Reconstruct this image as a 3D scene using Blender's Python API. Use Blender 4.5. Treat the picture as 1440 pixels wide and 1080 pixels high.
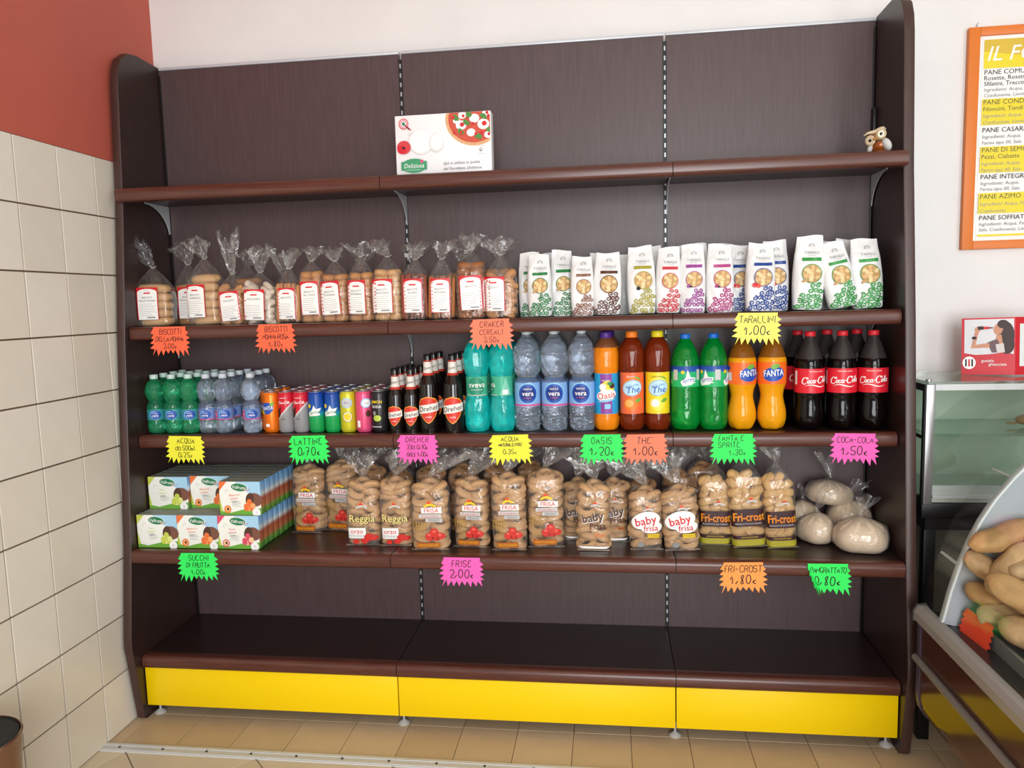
import bpy, bmesh, math, random
from mathutils import Vector, Matrix, noise, geometry
random.seed(7)
PI = math.pi
sc = bpy.context.scene
for o in list(bpy.data.objects): bpy.data.objects.remove(o)
COL = sc.collection

# ------------------------------------------------------------------ camera
cam_d = bpy.data.cameras.new('camera'); cam = bpy.data.objects.new('camera', cam_d); COL.objects.link(cam)
R_ = Vector((0.99175127, 0.12541496, -0.02646711)); U_ = Vector((0.0126094, 0.11002605, 0.99384872)); F_ = Vector((-0.12755556, 0.98598446, -0.10753707))
M = Matrix((R_, U_, -F_)).transposed().to_4x4(); M.translation = Vector((1.69018, -2.80211, 1.47841))
cam.matrix_world = M
cam_d.sensor_width = 36; cam_d.sensor_fit = 'HORIZONTAL'; cam_d.lens = 1062.66 / 1440 * 36
cam_d.clip_start = 0.05
sc.camera = cam
# ------------------------------------------------------------------ world, daylight, exposure
w = bpy.data.worlds.new('world'); sc.world = w; w.use_nodes = True
bg = w.node_tree.nodes['Background']; bg.inputs[0].default_value = (0.93, 0.96, 1.0, 1); bg.inputs[1].default_value = 0.42
def area(name, loc, target, sx, sy, power, col):
    l = bpy.data.lights.new(name, 'AREA'); l.shape = 'RECTANGLE'; l.size = sx; l.size_y = sy; l.energy = power; l.color = col
    o = bpy.data.objects.new(name, l); COL.objects.link(o); o.location = loc
    o.rotation_euler = (Vector(target) - Vector(loc)).to_track_quat('-Z', 'Y').to_euler(); return o
area('shopfront_window_light', (2.25, -5.0, 1.55), (1.5, 0, 1.1), 1.9, 2.2, 165, (0.98, 0.985, 1.0))
area('shop_door_light', (4.3, -3.6, 1.6), (1.8, 0, 1.0), 0.9, 2.2, 40, (1.0, 0.99, 0.97))
sc.view_settings.view_transform = 'Standard'; sc.view_settings.look = 'None'; sc.view_settings.gamma = 1
sc.view_settings.use_curve_mapping = False
sc.view_settings.exposure = -0.1
sc.cycles.transparent_max_bounces = 24

# ------------------------------------------------------------------ materials (all procedural)
MATS = {}
def lin(c): return tuple((x / 12.92 if x <= .04045 else ((x + .055) / 1.055) ** 2.4) for x in c)
def hexc(h): return lin(tuple(int(h[i:i + 2], 16) / 255 for i in (0, 2, 4)))
def mat(name, col, rough=.5, metal=0, var=.06, nscale=30, bump=0, bscale=80, coat=0, trans=0, ior=1.45, alpha=1, spec=.5, sheen=0):
    if name in MATS: return MATS[name]
    if isinstance(col, str): col = hexc(col)
    m = bpy.data.materials.new(name); m.use_nodes = True; nt = m.node_tree; N = nt.nodes; L = nt.links
    p = N['Principled BSDF']; p.inputs['Roughness'].default_value = rough; p.inputs['Metallic'].default_value = metal
    p.inputs['Coat Weight'].default_value = coat; p.inputs['Transmission Weight'].default_value = trans
    p.inputs['IOR'].default_value = ior; p.inputs['Alpha'].default_value = alpha; p.inputs['Specular IOR Level'].default_value = spec
    tc = N.new('ShaderNodeTexCoord'); nz = N.new('ShaderNodeTexNoise'); nz.inputs['Scale'].default_value = nscale; nz.inputs['Detail'].default_value = 4
    L.new(tc.outputs['Object'], nz.inputs['Vector'])
    mx = N.new('ShaderNodeMix'); mx.data_type = 'RGBA'
    mx.inputs['A'].default_value = (*[c * (1 - var) for c in col], 1); mx.inputs['B'].default_value = (*[min(1, c * (1 + var)) for c in col], 1)
    L.new(nz.outputs['Fac'], mx.inputs['Factor']); L.new(mx.outputs['Result'], p.inputs['Base Color'])
    if bump:
        b = N.new('ShaderNodeBump'); b.inputs['Strength'].default_value = bump; b.inputs['Distance'].default_value = .004
        n2 = N.new('ShaderNodeTexNoise'); n2.inputs['Scale'].default_value = bscale; n2.inputs['Detail'].default_value = 3
        L.new(tc.outputs['Object'], n2.inputs['Vector']); L.new(n2.outputs['Fac'], b.inputs['Height']); L.new(b.outputs['Normal'], p.inputs['Normal'])
    MATS[name] = m; return m
def ramp_mat(name, stops, axis='Z', rough=.35, bump=0, bscale=60, metal=0, coat=0, trans=0, ior=1.34, slant=0, const=False):
    """colour printed along one axis of the object (metres)"""
    if name in MATS: return MATS[name]
    m = mat(name, (.5, .5, .5), rough, metal, 0, 20, bump, bscale, coat, trans, ior)
    nt = m.node_tree; N = nt.nodes; L = nt.links; p = N['Principled BSDF']
    tc = N.new('ShaderNodeTexCoord'); sx = N.new('ShaderNodeSeparateXYZ'); L.new(tc.outputs['Object'], sx.inputs[0])
    src = sx.outputs[axis]
    if slant:
        a = N.new('ShaderNodeMath'); a.operation = 'MULTIPLY_ADD'; a.inputs[1].default_value = slant; L.new(sx.outputs['X'], a.inputs[0]); L.new(src, a.inputs[2]); src = a.outputs[0]
    lo, hi = stops[0][0], stops[-1][0]
    mr = N.new('ShaderNodeMapRange'); mr.inputs['From Min'].default_value = lo; mr.inputs['From Max'].default_value = hi; L.new(src, mr.inputs['Value'])
    cr = N.new('ShaderNodeValToRGB'); e = cr.color_ramp.elements
    if const: cr.color_ramp.interpolation = 'CONSTANT'
    for i, (pos, c) in enumerate(stops):
        t = (pos - lo) / (hi - lo)
        el = e[i] if i < 2 else e.new(t)
        el.position = t; el.color = (*(hexc(c) if isinstance(c, str) else c), 1)
    L.new(mr.outputs['Result'], cr.inputs['Fac']); L.new(cr.outputs['Color'], p.inputs['Base Color'])
    return m
def wood_mat(name, col, col2, rough=.38, axis=(1, 1, 14), scale=9, bump=.05):
    if name in MATS: return MATS[name]
    m = bpy.data.materials.new(name); m.use_nodes = True; nt = m.node_tree; N = nt.nodes; L = nt.links; p = N['Principled BSDF']
    p.inputs['Roughness'].default_value = rough
    tc = N.new('ShaderNodeTexCoord'); mp = N.new('ShaderNodeMapping'); mp.inputs['Scale'].default_value = axis; L.new(tc.outputs['Object'], mp.inputs[0])
    nz = N.new('ShaderNodeTexNoise'); nz.inputs['Scale'].default_value = scale; nz.inputs['Detail'].default_value = 6; nz.inputs['Distortion'].default_value = .5; L.new(mp.outputs[0], nz.inputs['Vector'])
    cr = N.new('ShaderNodeValToRGB'); cr.color_ramp.elements[0].color = (*hexc(col), 1); cr.color_ramp.elements[1].color = (*hexc(col2), 1)
    cr.color_ramp.elements[0].position = .3; cr.color_ramp.elements[1].position = .75
    L.new(nz.outputs['Fac'], cr.inputs[0]); L.new(cr.outputs[0], p.inputs['Base Color'])
    b = N.new('ShaderNodeBump'); b.inputs['Strength'].default_value = bump; b.inputs['Distance'].default_value = .002; L.new(nz.outputs['Fac'], b.inputs['Height']); L.new(b.outputs[0], p.inputs['Normal'])
    MATS[name] = m; return m
def film_mat(name, base=.05, edge=.5, tint=(.96, .96, .95), scale=45, haze=.5, rough=.12):
    """clear wrapping film: see-through, glossier at grazing angles, crinkled"""
    if name in MATS: return MATS[name]
    m = bpy.data.materials.new(name); m.use_nodes = True; nt = m.node_tree; N = nt.nodes; L = nt.links
    N.remove(N['Principled BSDF']); out = N['Material Output']
    tr = N.new('ShaderNodeBsdfTransparent'); tr.inputs[0].default_value = (*tint, 1)
    gl = N.new('ShaderNodeBsdfGlossy'); gl.inputs['Roughness'].default_value = rough; gl.inputs[0].default_value = (1, 1, 1, 1)
    df = N.new('ShaderNodeBsdfDiffuse'); df.inputs[0].default_value = (.8, .8, .8, 1)
    tc = N.new('ShaderNodeTexCoord'); nz = N.new('ShaderNodeTexNoise'); nz.inputs['Scale'].default_value = scale; nz.inputs['Detail'].default_value = 3; nz.inputs['Distortion'].default_value = 1.2
    L.new(tc.outputs['Object'], nz.inputs['Vector'])
    b = N.new('ShaderNodeBump'); b.inputs['Strength'].default_value = .9; b.inputs['Distance'].default_value = .006; L.new(nz.outputs['Fac'], b.inputs['Height'])
    L.new(b.outputs[0], gl.inputs['Normal']); 
    fr = N.new('ShaderNodeLayerWeight'); fr.inputs['Blend'].default_value = .25; L.new(b.outputs[0], fr.inputs['Normal'])
    mr = N.new('ShaderNodeMapRange'); mr.inputs['To Min'].default_value = base; mr.inputs['To Max'].default_value = edge; L.new(fr.outputs['Facing'], mr.inputs['Value'])
    mg = N.new('ShaderNodeMixShader'); mg.inputs[0].default_value = haze; L.new(gl.outputs[0], mg.inputs[1]); L.new(df.outputs[0], mg.inputs[2])
    ms = N.new('ShaderNodeMixShader'); L.new(mr.outputs[0], ms.inputs[0]); L.new(tr.outputs[0], ms.inputs[1]); L.new(mg.outputs[0], ms.inputs[2])
    L.new(ms.outputs[0], out.inputs['Surface']); MATS[name] = m; return m
def glass_mat(name, tint, base=.06, edge=.6, rough=.02):
    if name in MATS: return MATS[name]
    m = film_mat(name, base, edge, tint, 6, 0.0, rough)
    for n in m.node_tree.nodes:
        if n.type == 'BUMP': n.inputs['Strength'].default_value = .02
    return m

# ------------------------------------------------------------------ mesh helpers
class MB:
    def __init__(s): s.v = []; s.f = []; s.m = []
    def add(s, vs, fs, mi=0):
        o = len(s.v); s.v += [tuple(v) for v in vs]; s.f += [tuple(i + o for i in f) for f in fs]; s.m += [mi] * len(fs); return s
    def box(s, x0, x1, y0, y1, z0, z1, bev=0, mi=0):
        if bev <= 0:
            return s.add([(x, y, z) for x in (x0, x1) for y in (y0, y1) for z in (z0, z1)],
                         [(0, 1, 3, 2), (4, 6, 7, 5), (0, 4, 5, 1), (2, 3, 7, 6), (0, 2, 6, 4), (1, 5, 7, 3)], mi)
        bm = bmesh.new(); bmesh.ops.create_cube(bm, size=1)
        for v in bm.verts: v.co = ((x0 + x1) / 2 + v.co.x * (x1 - x0), (y0 + y1) / 2 + v.co.y * (y1 - y0), (z0 + z1) / 2 + v.co.z * (z1 - z0))
        bmesh.ops.bevel(bm, geom=bm.edges[:], offset=bev, segments=2, affect='EDGES', profile=.5)
        bm.verts.index_update(); s.add([v.co for v in bm.verts], [[v.index for v in f.verts] for f in bm.faces], mi); bm.free(); return s
    def rings(s, rings, cap0=True, cap1=True, mi=0):
        n = len(rings[0]); vs = [p for r in rings for p in r]; fs = []
        for i in range(len(rings) - 1):
            for j in range(n):
                k = (j + 1) % n; fs.append((i * n + j, i * n + k, (i + 1) * n + k, (i + 1) * n + j))
        if cap0: fs.append(tuple(range(n - 1, -1, -1)))
        if cap1: fs.append(tuple((len(rings) - 1) * n + j for j in range(n)))
        return s.add(vs, fs, mi)
    def lathe(s, prof, n=24, mod=None, cx=0, cy=0, mi=0, cap0=True, cap1=True):
        rs = []
        for r, z in prof:
            ring = []
            for j in range(n):
                a = 2 * PI * j / n; q = r * (mod(a, z) if mod else 1); ring.append((cx + q * math.cos(a), cy + q * math.sin(a), z))
            rs.append(ring)
        return s.rings(rs, cap0, cap1, mi)
    def tube(s, pts, r, n=8, mi=0):
        pts = [Vector(p) for p in pts]; rs = []
        for i, p in enumerate(pts):
            d = (pts[min(i + 1, len(pts) - 1)] - pts[max(i - 1, 0)]).normalized()
            a = d.orthogonal().normalized() if abs(d.z) > .99 else d.cross(Vector((0, 0, 1))).normalized(); b = d.cross(a)
            rr = r[i] if isinstance(r, (list, tuple)) else r
            rs.append([p + a * rr * math.cos(2 * PI * j / n) + b * rr * math.sin(2 * PI * j / n) for j in range(n)])
        return s.rings(rs, True, True, mi)
    def prism(s, outline, fn0, fn1, mi=0):
        """outline: 2D points; fn0/fn1 map (a,b) to 3D for the two faces"""
        n = len(outline); tris = geometry.tessellate_polygon([[Vector((a, b, 0)) for a, b in outline]])
        vs = [fn0(a, b) for a, b in outline] + [fn1(a, b) for a, b in outline]
        fs = [tuple(t) for t in tris] + [tuple(n + i for i in reversed(t)) for t in tris] + [(i, (i + 1) % n, n + (i + 1) % n, n + i) for i in range(n)]
        return s.add(vs, fs, mi)
    def mesh(s, name, mats, smooth=30):
        me = bpy.data.meshes.new(name); me.from_pydata(s.v, [], s.f)
        mats = mats if isinstance(mats, (list, tuple)) else [mats]
        for m in mats: me.materials.append(m)
        if len(mats) > 1: me.polygons.foreach_set('material_index', s.m)
        bm = bmesh.new(); bm.from_mesh(me); bmesh.ops.recalc_face_normals(bm, faces=bm.faces[:]); bm.to_mesh(me); bm.free()
        if smooth:
            me.shade_smooth(); me.set_sharp_from_angle(angle=math.radians(smooth))
        me.update(); return me
def O(name, me, parent=None, loc=(0, 0, 0), rot=(0, 0, 0), scale=(1, 1, 1), label=None):
    o = bpy.data.objects.new(name, me); COL.objects.link(o); o.location = loc; o.rotation_euler = rot; o.scale = scale
    if parent is not None: o.parent = parent
    if label: o['label'] = label
    return o
def tag(o, label, cat, group=None, kind=None):
    o['label'] = label; o['category'] = cat
    if group: o['group'] = group
    if kind: o['kind'] = kind
    return o
def thing(name, label, cat, loc=(0, 0, 0), rot=(0, 0, 0), group=None):
    o = bpy.data.objects.new(name, None); COL.objects.link(o); o.location = loc; o.rotation_euler = rot; o.empty_display_size = .02
    return tag(o, label, cat, group)
def dup(root, label, loc, rot=(0, 0, 0), skip=()):
    def cp(o, par):
        c = o.copy(); COL.objects.link(c); c.parent = par
        for ch in list(o.children):
            if ch.name.split('.')[0] not in skip: cp(ch, c)
        return c
    r = cp(root, None); r.location = loc; r.rotation_euler = rot; r['label'] = label; return r
def struct(o): o['kind'] = 'structure'; return o
ORD = ['first', 'second', 'third', 'fourth', 'fifth', 'sixth', 'seventh', 'eighth', 'ninth', 'tenth', 'eleventh', 'twelfth', 'thirteenth', 'fourteenth']

# ------------------------------------------------------------------ lettering and printed artwork
_tc = {}
def text_geo(s, bold=0):
    k = (s, bold)
    if k in _tc: return _tc[k]
    cu = bpy.data.curves.new('t', 'FONT'); cu.body = s; cu.size = 1; cu.align_x = 'CENTER'; cu.resolution_u = 2; cu.offset = bold; cu.fill_mode = 'FRONT'
    ob = bpy.data.objects.new('t', cu); COL.objects.link(ob)
    dg = bpy.context.evaluated_depsgraph_get(); me = bpy.data.meshes.new_from_object(ob.evaluated_get(dg))
    vs = [(v.co.x, v.co.y) for v in me.vertices]; fs = [tuple(p.vertices) for p in me.polygons]
    bpy.data.objects.remove(ob); bpy.data.curves.remove(cu); bpy.data.meshes.remove(me)
    _tc[k] = (vs, fs); return _tc[k]
GL = {'A': '00,26,40;12,32', 'B': '00,06,36,44,33,03;33,41,30,00', 'C': '45,36,16,04,02,10,30,41', 'D': '00,06,26,44,42,20,00', 'E': '46,16,05,14,24;14,02,10,30,41',
 'F': '10,16,46;13,33', 'G': '45,36,16,04,02,10,30,42,22', 'H': '00,06;40,46;03,43', 'I': '20,26', 'K': '00,06;46,03,40', 'L': '06,00,40', 'M': '00,06,23,46,40',
 'N': '00,06,40,46', 'O': '16,04,02,10,30,42,44,36,16', 'P': '00,06,36,45,44,33,03', 'Q': '16,04,02,10,30,42,44,36,16;21,40', 'R': '00,06,36,45,44,33,03;23,40',
 'S': '45,36,16,05,04,13,33,42,41,30,10,01', 'T': '06,46;26,20', 'U': '06,01,10,30,41,46', 'Z': '06,46,00,40', '0': '16,04,02,10,30,42,44,36,16', '1': '03,26,20', '2': '05,16,36,45,43,00,40',
 '3': '05,16,36,45,44,33,13;33,42,41,30,10,01', '5': '46,06,03,33,42,41,30,10,01', '6': '46,14,02,01,10,30,41,42,33,13,02', '7': '06,46,10;13,33', '8': '23,14,15,26,36,35,23,11,10,30,31,23',
 ',': '22,11,00', '-': '03,33', '/': '00,46', "'": '26,15', '€': '44,34,13,02,11,30,41;02,22;03,23', 'd': '46,40,10,01,03,14,44', 'a': '44,40,10,01,03,14,44', 'c': '43,34,14,03,01,10,30,41',
 'l': '16,11,20', 'm': '00,04,13,23,20;23,34,43,40'}
def subdiv(vs, fs, ml):
    tris = []
    for f in fs:
        for k in range(1, len(f) - 1): tris.append((vs[f[0]], vs[f[k]], vs[f[k + 1]]))
    out = []; st = tris
    while st:
        nx = []
        for a, b, c in st:
            e = [((a[0] - b[0]) ** 2 + (a[1] - b[1]) ** 2, 0), ((b[0] - c[0]) ** 2 + (b[1] - c[1]) ** 2, 1), ((c[0] - a[0]) ** 2 + (c[1] - a[1]) ** 2, 2)]; l, k = max(e)
            if l <= ml * ml: out.append((a, b, c)); continue
            if k == 0: m = ((a[0] + b[0]) / 2, (a[1] + b[1]) / 2); nx += [(a, m, c), (m, b, c)]
            elif k == 1: m = ((b[0] + c[0]) / 2, (b[1] + c[1]) / 2); nx += [(a, b, m), (a, m, c)]
            else: m = ((c[0] + a[0]) / 2, (c[1] + a[1]) / 2); nx += [(a, b, m), (m, b, c)]
        st = nx
    idx = {}; V = []; F = []
    for t in out:
        f = []
        for p in t:
            k = (round(p[0], 6), round(p[1], 6))
            if k not in idx: idx[k] = len(V); V.append(p)
            f.append(idx[k])
        F.append(tuple(f))
    return V, F
class Art:
    """flat print: coloured shapes and letters laid out in (x, z) metres, then laid on a surface"""
    def __init__(s): s.p = []; s.n = 0
    def _a(s, vs, fs, m, layer=None):
        s.n += 1; s.p.append((vs, fs, m, s.n if layer is None else layer)); return s
    def rect(s, x0, x1, z0, z1, m, nx=6, nz=4, rnd=0):
        if rnd:
            pts = []
            for cx, cz, a0 in ((x1 - rnd, z1 - rnd, 0), (x0 + rnd, z1 - rnd, 90), (x0 + rnd, z0 + rnd, 180), (x1 - rnd, z0 + rnd, 270)):
                for k in range(5): a = math.radians(a0 + k * 22.5); pts.append((cx + rnd * math.cos(a), cz + rnd * math.sin(a)))
            return s.poly(pts, m)
        vs = [(x0 + (x1 - x0) * i / nx, z0 + (z1 - z0) * j / nz) for j in range(nz + 1) for i in range(nx + 1)]
        return s._a(vs, [(j * (nx + 1) + i, j * (nx + 1) + i + 1, (j + 1) * (nx + 1) + i + 1, (j + 1) * (nx + 1) + i) for j in range(nz) for i in range(nx)], m)
    def ell(s, cx, cz, rx, rz, m, n=20, rings=2, rot=0, a0=0, a1=2 * PI):
        vs = [(cx, cz)]; c, q = math.cos(rot), math.sin(rot)
        for k in range(1, rings + 1):
            for j in range(n):
                a = a0 + (a1 - a0) * j / n; x, z = rx * k / rings * math.cos(a), rz * k / rings * math.sin(a); vs.append((cx + c * x - q * z, cz + q * x + c * z))
        fs = [(0, 1 + j, 1 + (j + 1) % n) for j in range(n)]
        for k in range(rings - 1):
            for j in range(n):
                a, b = 1 + k * n, 1 + (k + 1) * n; fs.append((a + j, b + j, b + (j + 1) % n, a + (j + 1) % n))
        return s._a(vs, fs, m)
    def poly(s, pts, m):
        return s._a(list(pts), [tuple(t) for t in geometry.tessellate_polygon([[Vector((a, b, 0)) for a, b in pts]])], m)
    def text(s, t, cx, cz, size, m, maxw=None, shear=0, bold=0, rot=0, arch=0):
        vs, fs = text_geo(t, bold * .45); xs = [v[0] for v in vs] or [0]; W = (max(xs) - min(xs)) * size; mid = (max(xs) + min(xs)) / 2
        kx = min(1, maxw / W) if maxw else 1; c, q = math.cos(rot), math.sin(rot); out = []
        for x, y in vs:
            X = ((x - mid) + shear * y) * size * kx; Z = (y - .35) * size; Z -= arch * X * X; out.append((cx + c * X - q * Z, cz + q * X + c * Z))
        return s._a(out, fs, m)
    def stroke(s, pts, wd, m):
        vs = []; n = len(pts)
        for i, p in enumerate(pts):
            a, b = pts[max(0, i - 1)], pts[min(n - 1, i + 1)]; dx, dz = b[0] - a[0], b[1] - a[1]; l = math.hypot(dx, dz) or 1
            h = (wd[i] if isinstance(wd, list) else wd) / 2; vs += [(p[0] - dz / l * h, p[1] + dx / l * h), (p[0] + dz / l * h, p[1] - dx / l * h)]
        return s._a(vs, [(2 * i, 2 * i + 1, 2 * i + 3, 2 * i + 2) for i in range(n - 1)], m)
    def hand(s, t, cx, cz, h, wd, m, adv=.78, jit=.03, slant=.06):
        """marker handwriting from single strokes"""
        cw = h * .62; tot = sum((.45 if c in " ,l'I" else 1) for c in t) * cw * adv / .78; x = cx - tot / 2
        for c in t:
            k = .45 if c in " ,l'I" else 1
            if c in GL:
                sz = .62 if c == '€' else (.75 if c in 'm' else 1)
                for st in GL[c].split(';'):
                    P = [((int(q[0]) - (1.2 if k < 1 else 0)) / 4 * cw * .82 * sz, (int(q[1])) / 6 * h * sz) for q in st.split(',')]
                    # soften corners
                    Q = [P[0]]
                    for i in range(1, len(P) - 1):
                        a, b, d = P[i - 1], P[i], P[i + 1]; Q += [(b[0] * .7 + a[0] * .3, b[1] * .7 + a[1] * .3), (b[0] * .7 + d[0] * .3, b[1] * .7 + d[1] * .3)]
                    Q.append(P[-1])
                    jx, jz = random.uniform(-jit, jit) * h, random.uniform(-jit, jit) * h
                    s.n -= 1; s.stroke([(x + a + slant * b + jx, cz - h / 2 + b + jz) for a, b in Q], wd, m)
            x += k * cw * adv / .78
        s.n += 1; return s
    def mesh(s, name, fn, off=.0003, ml=None):
        mats = []; mb = MB()
        for vs, fs, m, lay in s.p:
            q = ml or getattr(fn, 'ml', None)
            if q: vs, fs = subdiv(vs, fs, q)
            if m not in mats: mats.append(m)
            mb.add([fn(x, z, off + lay * .00012) for x, z in vs], fs, mats.index(m))
        me = bpy.data.meshes.new(name); me.from_pydata(mb.v, [], mb.f)
        for m in mats: me.materials.append(m)
        me.polygons.foreach_set('material_index', mb.m); me.update(); return me
def cola_script(a, cx, cz, W, m, rot=0, wd=.17):
    """flowing script lettering drawn with thick and thin strokes"""
    def arc(x, y, rx, ry, d0, d1, n=14): return [(x + rx * math.cos(math.radians(d0 + (d1 - d0) * k / n)), y + ry * math.sin(math.radians(d0 + (d1 - d0) * k / n))) for k in range(n + 1)]
    S = [arc(.55, .5, .46, .62, 40, 315), arc(.95, .93, .12, .14, 250, -60, 8), arc(1.27, .27, .19, .27, 0, 360), arc(1.75, .27, .19, .27, 50, 320), arc(2.2, .27, .19, .27, 0, 360), [(2.42, .56), (2.40, .25), (2.44, .03), (2.58, .06)],
         [(2.66, .36), (2.95, .42)], arc(3.45, .5, .46, .62, 40, 315), arc(3.85, .93, .12, .14, 250, -60, 8), arc(4.17, .27, .19, .27, 0, 360), [(4.46, .1), (4.56, .5), (4.70, .98), (4.62, 1.14), (4.53, .95), (4.52, .3), (4.58, .03), (4.7, .08)], arc(4.98, .27, .19, .27, 0, 360), [(5.2, .56), (5.18, .25), (5.22, .03), (5.4, .1)]]
    k = W / 5.5; c, s = math.cos(rot), math.sin(rot)
    for st in S:
        P = []
        for x, y in st: X, Z = (x + .22 * y - 2.85) * k, (y - .4) * k; P.append((cx + c * X - s * Z, cz + s * X + c * Z))
        n = len(P); a.stroke(P, [k * wd * (.6 + .6 * abs(math.cos(math.atan2(P[min(i + 1, n - 1)][0] - P[max(i - 1, 0)][0], P[min(i + 1, n - 1)][1] - P[max(i - 1, 0)][1])))) for i in range(n)], m); a.n -= 1
    a.n += 1
def flat(x, z, o): return (x, -o, z)
def cyl(r, a0=0):
    rf = r if callable(r) else (lambda z: r)
    def fn(x, z, o):
        q = rf(z) + o; a = x / rf(z) + a0; return (q * math.sin(a), -q * math.cos(a), z)
    fn.ml = max(.003, rf(.08) * .17); return fn
# print colours
INK = mat('ink_black', '1c1a1c', .5); WHITE = mat('print_white', 'f2f2ee', .4); RED = mat('print_red', 'cf1f2c', .4); GREEN = mat('print_green', '1f8a4c', .4)
BLUE = mat('print_blue', '1f4fae', .4); YEL = mat('print_yellow', 'f2cf1d', .4); ORA = mat('print_orange', 'ee7a1e', .4); GREY = mat('print_grey', '8d8d8c', .5); LGREY = mat('print_light_grey', 'c6c6c4', .5)
PINK = mat('print_pink', 'd44f86', .4); PURP = mat('print_purple', '7b3a8f', .4); BROWN = mat('print_brown', '4a2a1e', .45); SKY = mat('print_sky', '8cc4e6', .4); MAG = mat('print_magenta', 'a83a94', .4)
OLIVE = mat('print_olive', 'a9a030', .4); LGREEN = mat('print_leaf_green', '6cab3e', .4); TAN = mat('print_tan', 'd9b37c', .5, var=.2, nscale=300); LIMEP = mat('print_lime', 'b9cc4a', .4)

# ================================================================== THE SETTING
plaster = mat('plaster_cream', 'e2e0de', .8, var=.06, nscale=6, bump=.35, bscale=16)
red_paint = mat('red_wall_paint', 'b85a4a', .6, var=.07, nscale=3, bump=.06, bscale=160)
grout = mat('tile_grout', '6a5540', .9, var=.15, nscale=60)
tile_m = [mat('wall_tile_glaze_%d' % i, c, .32, var=.035, nscale=14, bump=.05, bscale=50) for i, c in enumerate(('e0d8ca', 'ddd5c6', 'e3dccf', 'd9d1c2'))]
struct(O('wall_back', MB().box(-.2, 4.4, .05, .15, 0, 3.1).mesh('wall_back', plaster, 0)))
wl = struct(O('wall_left', MB().box(-.2, -.047, -4.2, .05, 2.012, 3.1).box(-.2, -.049, -4.2, .05, 0, 2.012, mi=1).mesh('wall_left', [red_paint, grout], 0)))
struct(O('ceiling', MB().box(-.2, 4.4, -4.2, .15, 3.1, 3.2).mesh('ceiling', mat('ceiling_paint', 'eeebe4', .8), 0)))
TP, RH = .1783, .2012
tm = [MB().box(-.003, .005, -(TP - .005) / 2, (TP - .005) / 2, -(RH - .005) / 2, (RH - .005) / 2, bev=.0012).mesh('wall_tile', m, 0) for m in tile_m]
for j in range(10):
    for i in range(21):
        yc = -.0012 - TP * (i + .5)
        O('tile', random.choice(tm), wl, (-.049, yc, RH * (j + .5)), (random.uniform(-.003, .003), 0, random.uniform(-.004, .004)))
# floor: square tiles under the shelving, an aluminium strip, diagonal tiles in front
floor = struct(O('floor', MB().box(-.2, 4.6, -4.2, .15, -.12, -.004).mesh('floor', mat('floor_grout', '8d7a62', .9, var=.12, nscale=50), 0)))
ft = [mat('floor_tile_tan_%d' % i, c, .38, var=.1, nscale=9, bump=.06, bscale=60) for i, c in enumerate(('c0a888', 'c4ad8e', 'bca382'))]
fd = [mat('floor_tile_beige_%d' % i, c, .3, var=.08, nscale=7, bump=.06, bscale=40) for i, c in enumerate(('d3c3aa', 'cfbea4', 'd7c8b0'))]
FP = .1935
fm = [MB().box(-(FP - .002) / 2, (FP - .002) / 2, -(FP - .002) / 2, (FP - .002) / 2, -.008, 0, bev=.0012).mesh('floor_tile', m, 0) for m in ft]
for i in range(23):
    for j in range(3):
        y = -.536 + FP * (j + .5)
        O('tile', random.choice(fm), floor, (.0065 - FP + FP * (i + .5), y, 0), (0, 0, random.uniform(-.003, .003)))
ES = .465
def clip_poly(pts, y1):
    out = []
    for i, (a, b) in enumerate(zip(pts, pts[1:] + pts[:1])):
        ina, inb = a[1] <= y1, b[1] <= y1
        if ina: out.append(a)
        if ina != inb: t = (y1 - a[1]) / (b[1] - a[1]); out.append((a[0] + t * (b[0] - a[0]), y1))
    return out
for i in range(-2, 10):
    for j in range(0, 13):
        cx = .285 + ES * i + (ES / 2 if j % 2 else 0); cy = -.582 - ES / 2 * j; h = ES / 2 - .003
        P = clip_poly([(cx + h, cy), (cx, cy + h), (cx - h, cy), (cx, cy - h)], -.583)
        P = [(max(x, -.048), y) for x, y in P]
        if len(P) < 3 or max(p[0] for p in P) < 0: continue
        O('tile', MB().prism([(x - cx, y - cy) for x, y in P], lambda a, b: (a, b, -.008), lambda a, b: (a, b, -.0005)).mesh('floor_tile', random.choice(fd), 0), floor, (cx, cy, 0))
alu = mat('brushed_aluminium', 'd2d4d4', .4, .15, var=.05, nscale=80)
st = thing('threshold_strip', 'aluminium threshold strip with screws across the beige tiled floor', 'floor strip', (-.045, -.56, 0))
O('profile', MB().box(0, 4.4, -.023, .023, -.0005, .003).box(0, 4.4, -.018, -.008, .003, .0048).box(0, 4.4, .008, .018, .003, .0048).mesh('profile', alu, 0), st)
sm = MB().lathe([(.0045, 0), (.0045, .0016), (.003, .0022)], 10).mesh('screw', mat('screw_steel', '55565a', .4, .8))
for k in range(28): O('screw', sm, st, (.06 + k * .158, 0, .003))

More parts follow.
